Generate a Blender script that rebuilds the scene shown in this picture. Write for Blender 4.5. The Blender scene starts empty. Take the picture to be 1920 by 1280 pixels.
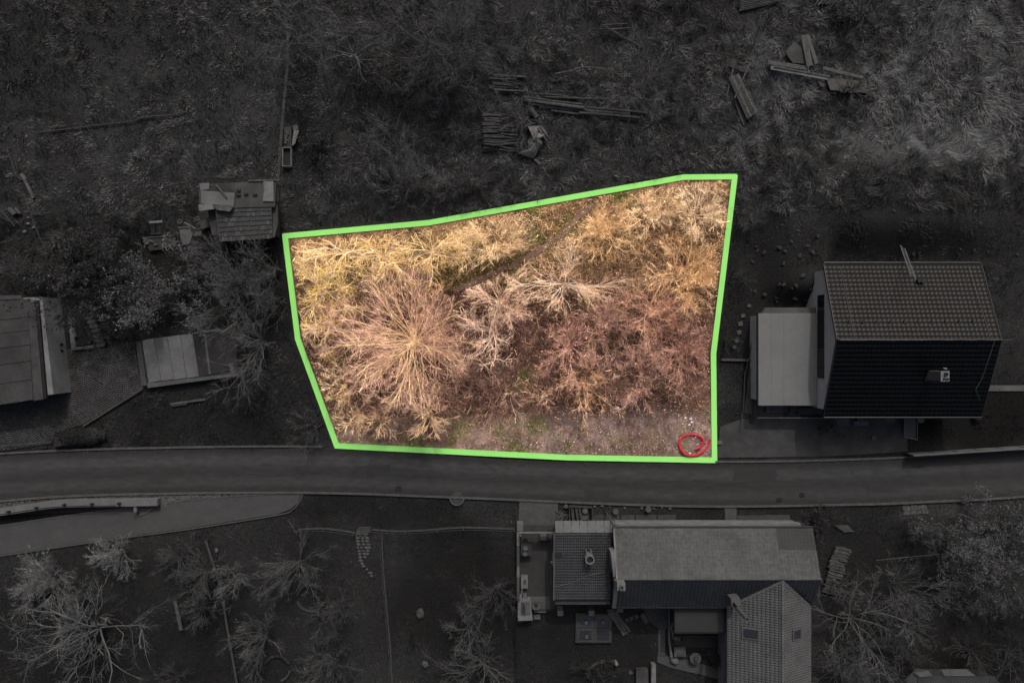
import bpy, math, random
import numpy as np
from mathutils import Vector

# ------------------------------------------------------------------ camera, sky, sun, exposure
S = 25.0            # photo pixels per metre on the ground
H = 51.2            # camera height above the ground
scene = bpy.context.scene
cam_d = bpy.data.cameras.new('camera'); cam_d.sensor_width = 36; cam_d.lens = 24
cam_d.clip_start = 0.5; cam_d.clip_end = 1500
cam = bpy.data.objects.new('camera', cam_d); scene.collection.objects.link(cam)
cam.location = (0, 0, H); cam.rotation_euler = (0, 0, 0)
scene.camera = cam

SUN_EL, SUN_AZ = math.radians(45), math.radians(9)      # azimuth measured from +Y towards +X
world = bpy.data.worlds.new('World'); scene.world = world; world.use_nodes = True
wn = world.node_tree.nodes; wl = world.node_tree.links
sky_n = wn.new('ShaderNodeTexSky'); sky_n.sky_type = 'NISHITA'; sky_n.sun_disc = False
sky_n.sun_elevation = SUN_EL; sky_n.sun_rotation = SUN_AZ
bg = wn['Background']; bg.inputs['Strength'].default_value = 0.15
sky_n.dust_density = 9.0; sky_n.ozone_density = 0.0; sky_n.air_density = 0.6
wl.new(sky_n.outputs[0], bg.inputs['Color'])
sun_d = bpy.data.lights.new('sun', 'SUN'); sun_d.energy = 2.1; sun_d.angle = math.radians(0.5)
sun_d.color = (1.0, 0.98, 0.95)
sun = bpy.data.objects.new('sun', sun_d); scene.collection.objects.link(sun)
to_sun = Vector((math.sin(SUN_AZ)*math.cos(SUN_EL), math.cos(SUN_AZ)*math.cos(SUN_EL), math.sin(SUN_EL)))
sun.rotation_euler = (-to_sun).to_track_quat('-Z', 'Y').to_euler()
sun.location = to_sun*80
scene.view_settings.view_transform = 'Standard'; scene.view_settings.look = 'None'
scene.view_settings.exposure = 0.6; scene.view_settings.gamma = 1.0
scene.view_settings.use_curve_mapping = False

# ------------------------------------------------------------------ helpers
random.seed(5)
RNG = np.random.default_rng(11)
E = 2.2            # grey divisor, set high so the colours themselves darken the plot's surroundings
EI = 1.07  # divisor for the plot's own colours, lower so they stay brighter

def lin(v):
    v = np.asarray(v, float)/255.0
    return np.where(v <= 0.04045, v/12.92, ((v+0.055)/1.055)**2.4)
def G(t):
    c = float(lin(t))/E
    return (c*.92, c*.985, c*1.025)
def RGB(r, g, b):
    return tuple(float(x)*k/EI for x, k in zip(lin([r, g, b]), (.97, 1.0, 1.06)))
def P(px, py, z=0.0):
    k = (1-z/H)/S
    return ((px-960)*k, (640-py)*k, z)
def P2(px, py, z=0.0):
    return P(px, py, z)[:2]
def PP(pts, z=0.0):
    return [P2(x, y, z) for x, y in pts]

_grids = {}
def vnoise(x, y, sc, seed):
    if seed not in _grids:
        _grids[seed] = np.random.default_rng(1000+seed).random((128, 128))
    g = _grids[seed]
    x = np.asarray(x)/sc+37.3; y = np.asarray(y)/sc+51.7
    xi = np.floor(x).astype(int); yi = np.floor(y).astype(int)
    fx = x-xi; fy = y-yi
    fx = fx*fx*(3-2*fx); fy = fy*fy*(3-2*fy)
    a = g[xi % 128, yi % 128]; b = g[(xi+1) % 128, yi % 128]
    c = g[xi % 128, (yi+1) % 128]; d = g[(xi+1) % 128, (yi+1) % 128]
    return (a*(1-fx)+b*fx)*(1-fy)+(c*(1-fx)+d*fx)*fy
def fbm(x, y, sc, seed, octv=3):
    t = 0; a = 1; s = 0
    for k in range(octv):
        t = t+a*vnoise(x, y, sc/2**k, seed+k*17); s += a; a *= 0.55
    return t/s
def sstep(a, b, x):
    t = np.clip((np.asarray(x, float)-a)/(b-a), 0, 1)
    return t*t*(3-2*t)
def inpoly(x, y, poly):
    x = np.asarray(x); y = np.asarray(y)
    r = np.zeros(x.shape, bool)
    n = len(poly)
    for i in range(n):
        x0, y0 = poly[i]; x1, y1 = poly[(i+1) % n]
        if y0 == y1: continue
        c = ((y0 > y) != (y1 > y)) & (x < (x1-x0)*(y-y0)/(y1-y0)+x0)
        r ^= c
    return r
def polydist(x, y, poly):
    d = np.full(np.shape(x), 1e9)
    n = len(poly)
    for i in range(n):
        x0, y0 = poly[i]; x1, y1 = poly[(i+1) % n]
        dx, dy = x1-x0, y1-y0
        t = np.clip(((x-x0)*dx+(y-y0)*dy)/(dx*dx+dy*dy+1e-9), 0, 1)
        d = np.minimum(d, np.hypot(x-x0-t*dx, y-y0-t*dy))
    return d

# ---- materials
def mat(name, col, col2=None, scale=1.2, rough=0.9, bump=0.0, bscale=18, fine=0.25, fscale=14, attr=False,
        brick=None, spec=0.25, metal=0.0, stretch=None, rot=0.0):
    m = bpy.data.materials.new(name); m.use_nodes = True
    nt = m.node_tree; N = nt.nodes; L = nt.links
    b = N['Principled BSDF']
    b.inputs['Roughness'].default_value = rough
    b.inputs['Specular IOR Level'].default_value = spec
    b.inputs['Metallic'].default_value = metal
    geo = N.new('ShaderNodeNewGeometry')
    mp = N.new('ShaderNodeMapping'); L.new(geo.outputs['Position'], mp.inputs['Vector'])
    if stretch: mp.inputs['Scale'].default_value = stretch
    mp.inputs['Rotation'].default_value = (0, 0, rot)
    vec = mp.outputs[0]
    if attr:
        a = N.new('ShaderNodeAttribute'); a.attribute_name = 'Col'
        cur = a.outputs['Color']
    else:
        n1 = N.new('ShaderNodeTexNoise'); n1.inputs['Scale'].default_value = scale
        n1.inputs['Detail'].default_value = 5; n1.inputs['Roughness'].default_value = 0.65
        L.new(vec, n1.inputs['Vector'])
        r = N.new('ShaderNodeMapRange'); r.inputs[1].default_value = 0.34; r.inputs[2].default_value = 0.66
        L.new(n1.outputs['Fac'], r.inputs[0])
        mx = N.new('ShaderNodeMix'); mx.data_type = 'RGBA'
        c2 = col2 or tuple(c*0.62 for c in col)
        mx.inputs['A'].default_value = (*c2, 1); mx.inputs['B'].default_value = (*col, 1)
        L.new(r.outputs[0], mx.inputs['Factor'])
        cur = mx.outputs['Result']
    if brick:
        bt = N.new('ShaderNodeTexBrick'); bw, bh, gap = brick
        bt.inputs['Scale'].default_value = 1.0
        bt.inputs['Brick Width'].default_value = bw; bt.inputs['Row Height'].default_value = bh
        bt.inputs['Mortar Size'].default_value = gap
        bt.inputs['Color1'].default_value = (1, 1, 1, 1); bt.inputs['Color2'].default_value = (0.8, 0.8, 0.8, 1)
        bt.inputs['Mortar'].default_value = (0.5, 0.5, 0.5, 1)
        L.new(vec, bt.inputs['Vector'])
        mb_ = N.new('ShaderNodeMix'); mb_.data_type = 'RGBA'; mb_.blend_type = 'MULTIPLY'
        mb_.inputs['Factor'].default_value = 1
        L.new(cur, mb_.inputs['A']); L.new(bt.outputs['Color'], mb_.inputs['B'])
        cur = mb_.outputs['Result']
    if fine > 0:
        n2 = N.new('ShaderNodeTexNoise'); n2.inputs['Scale'].default_value = fscale
        n2.inputs['Detail'].default_value = 3
        L.new(vec, n2.inputs['Vector'])
        r2 = N.new('ShaderNodeMapRange'); r2.inputs[1].default_value = 0.3; r2.inputs[2].default_value = 0.7
        r2.inputs[3].default_value = 1-fine; r2.inputs[4].default_value = 1+fine
        L.new(n2.outputs['Fac'], r2.inputs[0])
        mm = N.new('ShaderNodeMix'); mm.data_type = 'RGBA'; mm.blend_type = 'MULTIPLY'
        mm.inputs['Factor'].default_value = 1
        L.new(cur, mm.inputs['A']); L.new(r2.outputs[0], mm.inputs['B'])
        cur = mm.outputs['Result']
    L.new(cur, b.inputs['Base Color'])
    if bump > 0:
        n3 = N.new('ShaderNodeTexNoise'); n3.inputs['Scale'].default_value = bscale; n3.inputs['Detail'].default_value = 4
        L.new(vec, n3.inputs['Vector'])
        bp = N.new('ShaderNodeBump'); bp.inputs['Strength'].default_value = 1.0; bp.inputs['Distance'].default_value = bump
        L.new(n3.outputs['Fac'], bp.inputs['Height']); L.new(bp.outputs[0], b.inputs['Normal'])
    return m

# ---- mesh objects
col_root = scene.collection
def link(o):
    col_root.objects.link(o); return o
def wloc(o):
    v = Vector((0, 0, 0))
    while o is not None:
        v += o.location; o = o.parent
    return v
def settags(o, label=None, cat=None, group=None, kind=None):
    if label: o['label'] = label
    if cat: o['category'] = cat
    if group: o['group'] = group
    if kind: o['kind'] = kind
    return o
def thing(name, label, cat, loc, group=None):
    o = link(bpy.data.objects.new(name, None)); o.location = loc; o.empty_display_size = 0.2
    return settags(o, label, cat, group)
def npmesh(name, V, faces, m, parent=None, cols=None, smooth=False, origin=None):
    """V (n,3) world coordinates; faces a list of int arrays (k,3) or (k,4)."""
    V = np.asarray(V, float)
    if parent is not None: o0 = np.array(wloc(parent))
    elif origin is not None: o0 = np.array(origin, float)
    else:
        lo, hi = V.min(0), V.max(0); o0 = np.array([(lo[0]+hi[0])/2, (lo[1]+hi[1])/2, lo[2]])
    me = bpy.data.meshes.new(name)
    me.vertices.add(len(V)); me.vertices.foreach_set('co', (V-o0).astype(np.float32).ravel())
    loops = np.concatenate([np.asarray(f, np.int32).ravel() for f in faces])
    tot = np.concatenate([np.full(len(f), np.asarray(f).shape[1], np.int32) for f in faces])
    me.loops.add(len(loops)); me.loops.foreach_set('vertex_index', loops)
    me.polygons.add(len(tot))
    st = np.zeros(len(tot), np.int32); st[1:] = np.cumsum(tot)[:-1]
    me.polygons.foreach_set('loop_start', st)
    if smooth: me.polygons.foreach_set('use_smooth', np.ones(len(tot), bool))
    me.update(calc_edges=True)
    if cols is not None:
        a = me.color_attributes.new('Col', 'FLOAT_COLOR', 'POINT')
        c4 = np.ones((len(V), 4), np.float32); c4[:, :3] = cols
        a.data.foreach_set('color', c4.ravel())
    me.materials.append(m)
    o = link(bpy.data.objects.new(name, me))
    if parent is not None: o.parent = parent
    else: o.location = o0
    return o

class MB:
    def __init__(s): s.v = []; s.f = []
    def add(s, vs, fs):
        n = len(s.v); s.v += [tuple(map(float, q)) for q in vs]; s.f += [tuple(i+n for i in q) for q in fs]
        return s
    def prism(s, poly, z0, z1, top_inset=0.0):
        n = len(poly)
        a = sum(poly[i][0]*poly[(i+1) % n][1]-poly[(i+1) % n][0]*poly[i][1] for i in range(n))
        if a < 0: poly = poly[::-1]
        cx = sum(p[0] for p in poly)/n; cy = sum(p[1] for p in poly)/n
        k = 1-top_inset
        vs = [(x, y, z0) for x, y in poly]+[(cx+(x-cx)*k, cy+(y-cy)*k, z1) for x, y in poly]
        fs = [tuple(range(n-1, -1, -1)), tuple(range(n, 2*n))]
        fs += [(i, (i+1) % n, n+(i+1) % n, n+i) for i in range(n)]
        return s.add(vs, fs)
    def box(s, cx, cy, z0, sx, sy, sz, rot=0.0, ins=0.0):
        c, d = math.cos(rot), math.sin(rot)
        pts = [(cx+x*c-y*d, cy+x*d+y*c) for x, y in ((-sx/2, -sy/2), (sx/2, -sy/2), (sx/2, sy/2), (-sx/2, sy/2))]
        return s.prism(pts, z0, z0+sz, ins)
    def hull8(s, b, t):
        """bottom quad b (4 pts ccw) and top quad t"""
        return s.add(list(b)+list(t), [(3, 2, 1, 0), (4, 5, 6, 7), (0, 1, 5, 4), (1, 2, 6, 5), (2, 3, 7, 6), (3, 0, 4, 7)])
    def beam(s, a, b, w, h):
        a = Vector(a); b = Vector(b); d = (b-a).normalized()
        u = d.cross(Vector((0, 0, 1)))
        if u.length < 1e-3: u = Vector((1, 0, 0))
        u.normalize(); n = u.cross(d).normalized()
        q = lambda c: [c-u*w/2-n*h/2, c+u*w/2-n*h/2, c+u*w/2+n*h/2, c-u*w/2+n*h/2]
        A, B = q(a), q(b)
        return s.add(A+B, [(0, 1, 2, 3), (7, 6, 5, 4), (0, 4, 5, 1), (1, 5, 6, 2), (2, 6, 7, 3), (3, 7, 4, 0)])
    def tube(s, pts, r, n=6, caps=True):
        pts = [Vector(p) for p in pts]; m = len(pts)
        rs = [r]*m if not hasattr(r, '__len__') else list(r)
        vs = []; fs = []
        ref = None
        for i, p in enumerate(pts):
            d = (pts[min(i+1, m-1)]-pts[max(i-1, 0)]).normalized()
            if ref is None:
                ref = Vector((0, 0, 1)) if abs(d.z) < 0.9 else Vector((1, 0, 0))
            u = d.cross(ref).normalized(); w = u.cross(d)
            ref = w
            for k in range(n):
                a = 2*math.pi*k/n
                vs.append(p+(u*math.cos(a)+w*math.sin(a))*rs[i])
        for i in range(m-1):
            for k in range(n):
                a, b = i*n+k, i*n+(k+1) % n
                fs.append((a, b, b+n, a+n))
        if caps:
            fs.append(tuple(range(n-1, -1, -1))); fs.append(tuple(range((m-1)*n, m*n)))
        return s.add(vs, fs)
    def cyl(s, x, y, z0, r, h, n=14, r2=None):
        r2 = r if r2 is None else r2
        return s.tube([(x, y, z0), (x, y, z0+h)], [r, r2], n)
    def ring(s, x, y, z0, r, r_in, h, n=20, a0=0.0, a1=2*math.pi):
        full = abs(a1-a0-2*math.pi) < 1e-6
        m = n if full else n+1
        vs = []
        for k in range(m):
            a = a0+(a1-a0)*k/n; c, d = math.cos(a), math.sin(a)
            vs += [(x+r_in*c, y+r_in*d, z0), (x+r*c, y+r*d, z0), (x+r*c, y+r*d, z0+h), (x+r_in*c, y+r_in*d, z0+h)]
        fs = []
        for k in range(n):
            i, j = 4*k, 4*((k+1) % m)
            for q in range(4):
                fs.append((i+q, j+q, j+(q+1) % 4, i+(q+1) % 4)[::-1])
        if not full: fs += [(0, 1, 2, 3), tuple(4*n+q for q in (3, 2, 1, 0))]
        return s.add(vs, fs)
    def stone(s, x, y, z0, rx, ry, rz, rot=0.0, jit=0.18, n=7):
        vs = []; c, d = math.cos(rot), math.sin(rot)
        for (fz, fr) in ((0.0, 0.85), (0.55, 1.0), (0.95, 0.6)):
            for k in range(n):
                a = 2*math.pi*k/n+random.uniform(-.2, .2); q = fr*(1+random.uniform(-jit, jit))
                X, Y = rx*q*math.cos(a), ry*q*math.sin(a)
                vs.append((x+X*c-Y*d, y+X*d+Y*c, z0+rz*fz*(1+random.uniform(-.1, .1))))
        fs = [tuple(range(2*n, 3*n))]
        for i in range(2):
            for k in range(n):
                a, b = i*n+k, i*n+(k+1) % n
                fs.append((a, b, b+n, a+n))
        fs.append(tuple(range(n-1, -1, -1)))
        return s.add(vs, fs)
    def strip(s, pl, w, z0, z1):
        """solid ribbon of width w along an open xy polyline"""
        L, R = offset(pl, w/2), offset(pl, -w/2)
        n = len(pl); vs = []
        for i in range(n):
            vs += [(*L[i], z0), (*R[i], z0), (*R[i], z1), (*L[i], z1)]
        fs = [(0, 1, 2, 3), tuple(4*(n-1)+q for q in (3, 2, 1, 0))]
        for i in range(n-1):
            a, b = 4*i, 4*i+4
            for q in range(4): fs.append((a+q, b+q, b+(q+1) % 4, a+(q+1) % 4))
        return s.add(vs, fs)
    def build(s, name, m, parent=None, smooth=False):
        V = np.array(s.v)
        if parent is not None: o0 = np.array(wloc(parent))
        else:
            lo, hi = V.min(0), V.max(0); o0 = np.array([(lo[0]+hi[0])/2, (lo[1]+hi[1])/2, lo[2]])
        me = bpy.data.meshes.new(name); me.from_pydata((V-o0).tolist(), [], s.f)
        if smooth:
            for p in me.polygons: p.use_smooth = True
        me.materials.append(m)
        o = link(bpy.data.objects.new(name, me))
        if parent is not None: o.parent = parent
        else: o.location = o0
        return o
    def item(s, name, m, label, cat, group=None, smooth=False):
        return settags(s.build(name, m, smooth=smooth), label, cat, group)
    def struct(s, name, m):
        return settags(s.build(name, m), kind='structure')

def offset(pl, d):
    out = []
    n = len(pl)
    for i in range(n):
        a = pl[max(i-1, 0)]; b = pl[min(i+1, n-1)]
        dx, dy = b[0]-a[0], b[1]-a[1]; l = math.hypot(dx, dy) or 1
        out.append((pl[i][0]-dy/l*d, pl[i][1]+dx/l*d))
    return out
def smooth_pl(pts, n=8):
    out = []
    m = len(pts)
    for i in range(m-1):
        p0 = pts[max(i-1, 0)]; p1 = pts[i]; p2 = pts[i+1]; p3 = pts[min(i+2, m-1)]
        for k in range(n):
            t = k/n
            out.append(tuple(0.5*((2*b)+(c-a)*t+(2*a-5*b+4*c-d)*t*t+(3*b-a-3*c+d)*t**3) for a, b, c, d in zip(p0, p1, p2, p3)))
    out.append(tuple(pts[-1]))
    return out

# ------------------------------------------------------------------ materials
M = {}
M['plant'] = mat('plant_tint', (1, 1, 1), attr=True, fine=0.18, fscale=9, rough=0.85, spec=0.15)
M['soil'] = mat('soil_tint', (1, 1, 1), attr=True, fine=0.45, fscale=7, rough=0.97, bump=0.05, bscale=9, spec=0.1)
M['plotsoil'] = mat('plot_soil_tint', (1, 1, 1), attr=True, fine=0.5, fscale=10, rough=0.97, bump=0.03, bscale=16, spec=0.1)
M['roofc'] = mat('stained_roof_concrete', G(54), G(32), 0.55, fine=0.25, fscale=5)
M['road'] = mat('worn_asphalt', (1, 1, 1), attr=True, fine=0.3, fscale=3.5, rough=0.9, bump=0.006, bscale=40, stretch=(0.35, 1, 1))
M['patch'] = mat('asphalt_repair', G(38), G(32), 1.5, fine=0.25, fscale=8)
M['kerb'] = mat('kerb_concrete', G(72), G(55), 2.5)
M['green'] = mat('green_boundary_paint', RGB(110, 170, 86), RGB(108, 167, 84), 0.6, rough=0.85, fine=0.0, spec=0.1)
M['paving'] = mat('pale_block_paving', G(68), G(60), 0.8, brick=(0.2, 0.1, 0.012), rot=0.12, fine=0.12)
M['paving2'] = mat('driveway_block_paving', G(70), G(60), 1.5, brick=(0.2, 0.2, 0.012), fine=0.15)
M['terrace'] = mat('terrace_paving', G(50), G(40), 1.2, brick=(0.25, 0.25, 0.012), fine=0.2)
M['cobble'] = mat('granite_cobble', G(66), G(36), 1.2, fine=0.35, fscale=5, bump=0.01, bscale=20)
M['joint'] = mat('dark_joint_soil', G(22), G(16), 3)
M['pale'] = mat('pale_concrete', G(92), G(76), 1.1, fine=0.15)
M['conc'] = mat('concrete', G(78), G(60), 0.9, fine=0.2)
M['conc_d'] = mat('weathered_concrete', G(58), G(38), 0.9, fine=0.3)
M['conc_dd'] = mat('dark_damp_concrete', G(34), G(24), 1.5, fine=0.3)
M['white'] = mat('white_render', G(160), G(146), 0.7, fine=0.06, fscale=4)
M['wall_l'] = mat('aged_wall_render', G(112), G(92), 0.9, fine=0.12)
M['white2'] = mat('grubby_white_paint', G(105), G(82), 2.0, fine=0.1)
M['membrane'] = mat('white_roof_membrane', G(100), G(93), 0.5, fine=0.05, fscale=3)
M['tile_d'] = mat('dark_concrete_tile', G(18), G(13), 0.8, fine=0.3, fscale=4, rough=0.5, spec=0.12)
M['tile_l'] = mat('pale_grey_tile', G(72), G(56), 0.45, fine=0.22, fscale=4)
M['tile_m'] = mat('mid_grey_tile', G(60), G(48), 0.8, fine=0.18)
M['tile_w'] = mat('wing_roof_tile', G(84), G(68), 0.8, fine=0.16)
M['tile_p'] = mat('newer_dark_tile', G(46), G(40), 0.8, fine=0.15)
M['tile_o'] = mat('brown_grey_tile', G(76), G(60), 0.8, fine=0.18)
M['felt'] = mat('dark_roof_felt', G(40), G(34), 1.5, fine=0.2, rough=0.95)
M['wood'] = mat('grey_weathered_wood', G(76), G(44), 2.5, fine=0.4, fscale=9, bump=0.012, bscale=14)
M['wood_d'] = mat('dark_old_wood', G(46), G(28), 2.5, fine=0.3)
M['log'] = mat('log_bark', G(66), G(34), 3.5, fine=0.35, bump=0.02)
M['metal'] = mat('galvanised_metal', G(100), G(84), 2.0, rough=0.5, metal=0.3, fine=0.08)
M['ladder'] = mat('bare_aluminium', G(112), G(96), 3.0, rough=0.6, fine=0.05)
M['metal_d'] = mat('dark_metal', G(36), G(26), 2.0, rough=0.5, metal=0.4, fine=0.1)
M['glass'] = mat('dark_glass', G(34), G(28), 1.0, rough=0.15, spec=0.6, fine=0.0)
M['black'] = mat('black_plastic', G(22), G(16), 3.0, rough=0.5)
M['tarp'] = mat('crumpled_tarpaulin', G(76), G(60), 2.0, rough=0.6, fine=0.15, bump=0.03, bscale=6)
M['stone'] = mat('field_stone', G(74), G(50), 3.0, fine=0.25, bump=0.01)
M['gravel_g'] = mat('grey_gravel', G(84), G(46), 6.0, fine=0.35, fscale=20)
M['clay'] = mat('clay_pot', G(80), G(64), 3.0, fine=0.1)
M['rail'] = mat('weathered_rail', G(58), G(44), 3.0, fine=0.2)
M['red'] = mat('red_corrugated_pipe', (0.36, 0.008, 0.026), (0.27, 0.007, 0.022), 3.0, rough=0.75, spec=0.1, fine=0.1)
M['plot_rock'] = mat('pale_plot_stone', RGB(190, 182, 185), RGB(150, 140, 140), 4.0, fine=0.15)
M['plot_slab'] = mat('buff_slab', RGB(168, 128, 112), RGB(140, 104, 92), 4.0, fine=0.2)
M['plot_gravel'] = mat('plot_pebble', RGB(172, 150, 138), RGB(108, 88, 80), 9.0, fine=0.3, fscale=20)
M['deadwood'] = mat('bleached_deadwood', RGB(228, 196, 152), RGB(180, 140, 100), 5.0, fine=0.2)
M['deadwood_d'] = mat('dark_deadwood', RGB(110, 84, 66), RGB(70, 52, 44), 5.0, fine=0.3)
M['path'] = mat('trodden_earth', RGB(104, 84, 72), RGB(74, 58, 48), 3.0, fine=0.3, bump=0.02)
# ------------------------------------------------------------------ the plot and its outline
PLOT_PX = [(535, 443), (805, 418), (1281, 333), (1377, 332), (1337, 663), (1339, 862), (1065, 857), (632, 835), (559, 635)]
PLOT = PP(PLOT_PX)
ROAD_T = [(-500, 905), (-250, 878), (0, 853), (300, 842), (640, 841), (1000, 863), (1340, 868), (1560, 865), (1740, 857), (1920, 841), (2200, 805), (2500, 755)]
ROAD_B = [(-500, 1000), (-250, 965), (0, 938), (200, 926), (570, 922), (860, 931), (1280, 947), (1600, 944), (1740, 939), (1920, 929), (2200, 900), (2500, 855)]
PATH_S = [(-120, 1008), (0, 986), (130, 967), (262, 948), (420, 932), (540, 925), (566, 925), (558, 943), (543, 955), (520, 963), (350, 990), (200, 1010), (0, 1040), (-120, 1060)]
COURT = [(-60, 735), (100, 735), (122, 722), (117, 650), (133, 656), (180, 656), (252, 640), (262, 700), (272, 725), (262, 738), (225, 757), (160, 795), (104, 812), (96, 832), (0, 846), (-60, 852)]
YARD_R = [(1400, 782), (1700, 782), (1702, 846), (1560, 855), (1345, 858), (1350, 800)]
BED = {}
ROADPOLY = PP(ROAD_T)+PP(ROAD_B)[::-1]
NOGRASS = [ROADPOLY, PP(PATH_S), PP(COURT), PP([(-60, 560), (125, 560), (125, 740), (-60, 760)]),
           PP([(250, 615), (445, 615), (445, 715), (262, 730)]), PP([(967, 935), (1050, 935), (1050, 985), (967, 985)]),
           PP([(965, 980), (1160, 980), (1160, 1170), (1000, 1170), (965, 1190)]), PP([(1150, 985), (1500, 985), (1500, 1290), (1362, 1290), (1362, 1140), (1150, 1140)]),
           PP([(1232, 1120), (1370, 1120), (1370, 1300), (1232, 1300)]), PP(YARD_R), PP([(1400, 500), (1800, 500), (1800, 785), (1400, 785)]),
           PP([(375, 335), (525, 335), (525, 450), (375, 450)]), PP([(-60, 925), (540, 922), (295, 948), (0, 975), (-60, 985)]),
           PP([(1080, 1148), (1148, 1148), (1148, 1206), (1080, 1206)])]

def in_any(x, y, polys):
    r = np.zeros(np.shape(x), bool)
    for p in polys: r |= inpoly(x, y, p)
    return r

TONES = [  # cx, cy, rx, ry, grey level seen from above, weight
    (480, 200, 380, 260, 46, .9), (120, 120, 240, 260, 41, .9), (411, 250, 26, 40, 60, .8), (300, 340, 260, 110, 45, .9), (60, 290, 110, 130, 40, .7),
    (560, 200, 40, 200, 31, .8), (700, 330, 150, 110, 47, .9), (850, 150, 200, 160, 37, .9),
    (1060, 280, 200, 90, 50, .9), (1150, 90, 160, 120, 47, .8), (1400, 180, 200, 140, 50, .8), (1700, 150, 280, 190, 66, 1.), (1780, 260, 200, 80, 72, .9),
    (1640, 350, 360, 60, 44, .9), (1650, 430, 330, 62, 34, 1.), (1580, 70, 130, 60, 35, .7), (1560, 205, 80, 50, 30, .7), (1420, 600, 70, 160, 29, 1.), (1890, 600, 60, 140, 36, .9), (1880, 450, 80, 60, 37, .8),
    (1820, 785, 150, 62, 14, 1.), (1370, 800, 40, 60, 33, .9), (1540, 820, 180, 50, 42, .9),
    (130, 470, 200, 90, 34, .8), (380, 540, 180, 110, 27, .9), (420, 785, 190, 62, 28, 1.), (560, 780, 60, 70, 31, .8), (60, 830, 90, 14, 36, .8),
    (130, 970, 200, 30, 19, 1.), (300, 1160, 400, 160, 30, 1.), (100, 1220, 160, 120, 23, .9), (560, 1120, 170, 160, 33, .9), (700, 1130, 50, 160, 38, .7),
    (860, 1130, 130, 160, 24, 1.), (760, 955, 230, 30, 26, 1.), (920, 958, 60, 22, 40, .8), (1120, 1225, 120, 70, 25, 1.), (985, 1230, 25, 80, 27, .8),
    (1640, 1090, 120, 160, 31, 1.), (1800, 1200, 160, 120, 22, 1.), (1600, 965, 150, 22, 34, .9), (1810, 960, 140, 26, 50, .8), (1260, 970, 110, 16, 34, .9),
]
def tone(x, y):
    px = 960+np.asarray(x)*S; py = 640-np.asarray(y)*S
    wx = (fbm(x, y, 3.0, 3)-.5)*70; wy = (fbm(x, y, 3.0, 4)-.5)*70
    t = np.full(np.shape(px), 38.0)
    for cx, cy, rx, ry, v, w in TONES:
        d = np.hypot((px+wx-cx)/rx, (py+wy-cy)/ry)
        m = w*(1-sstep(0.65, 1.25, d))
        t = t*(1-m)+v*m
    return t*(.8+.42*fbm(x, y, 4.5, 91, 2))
def bank(x, y):
    """the rise in the ground behind the white house"""
    r = sstep(5.6, 9.0, y)*(1-sstep(11, 17, y))*sstep(20.0, 26, x)*(1-sstep(31, 40, x))
    r2 = 1.55*sstep(2.3, 4.4, y)*(1-sstep(11, 17, y))*sstep(17.9, 20.6, x)*(1-sstep(31, 40, x))*(1-sstep(22.5, 24, x)*(1-sstep(5.6, 9.0, y)))
    return np.maximum(1.9*r, r2)

# ground: one sheet, fine where the picture looks, coarse out to the horizon
def ground():
    gx = np.concatenate([[-600, -300, -150, -80], np.arange(-46, 46.01, .3), [80, 150, 300, 600]])
    gy = np.concatenate([[-600, -300, -150, -60], np.arange(-31, 31.01, .3), [60, 150, 300, 600]])
    X, Y = np.meshgrid(gx, gy, indexing='ij')
    rel = -0.07*fbm(X, Y, 1.1, 21)-0.02+bank(X, Y)
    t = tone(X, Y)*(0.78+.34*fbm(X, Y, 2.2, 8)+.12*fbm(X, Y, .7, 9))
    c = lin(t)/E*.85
    n, m = X.shape
    V = np.stack([X, Y, rel], -1).reshape(-1, 3)
    ii, jj = np.meshgrid(np.arange(n-1), np.arange(m-1), indexing='ij')
    a = (ii*m+jj).ravel()
    F = np.stack([a, a+m, a+m+1, a+1], 1)
    C = np.repeat(c.reshape(-1, 1), 3, 1)*np.array([.93, .99, 1.03])
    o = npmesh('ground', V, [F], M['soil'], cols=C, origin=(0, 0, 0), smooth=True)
    settags(o, kind='structure')
ground()

# road with worn wheel tracks, kerbs
def road():
    T = smooth_pl(PP(ROAD_T), 10); B = smooth_pl(PP(ROAD_B), 10)
    prof = [(0, 26), (.05, 27), (.13, 37), (.2, 48), (.34, 50), (.42, 40), (.55, 34), (.62, 38), (.72, 46), (.82, 45), (.9, 33), (1, 27)]
    V = []; C = []
    n = len(T)
    for i in range(n):
        for u, t in prof:
            V.append((T[i][0]*(1-u)+B[i][0]*u, T[i][1]*(1-u)+B[i][1]*u, 0.02))
            C.append(G(t))
    V = np.array(V); k = len(prof)
    F = [(i*k+j, (i+1)*k+j, (i+1)*k+j+1, i*k+j+1) for i in range(n-1) for j in range(k-1)]
    F = np.array(F)[:, ::-1]
    C = np.array(C)*(0.88+.24*fbm(V[:, 0]*.25, V[:, 1]*2, .8, 31))[:, None]
    settags(npmesh('road', V, [F], M['road'], cols=C), kind='structure')
road()
KT = smooth_pl(PP([(a, b-3) for a, b in ROAD_T]), 10)
KB = smooth_pl(PP([(a, b+1) for a, b in ROAD_B]), 10)
MB().strip([p for p in KT if p[0] < -13.8], .14, -.05, .12).struct('kerb', M['kerb'])
MB().strip([p for p in KT if p[0] > 15.2], .14, -.05, .12).struct('kerb', M['kerb'])
MB().strip(KB, .15, -.05, .12).struct('kerb', M['kerb'])
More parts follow.
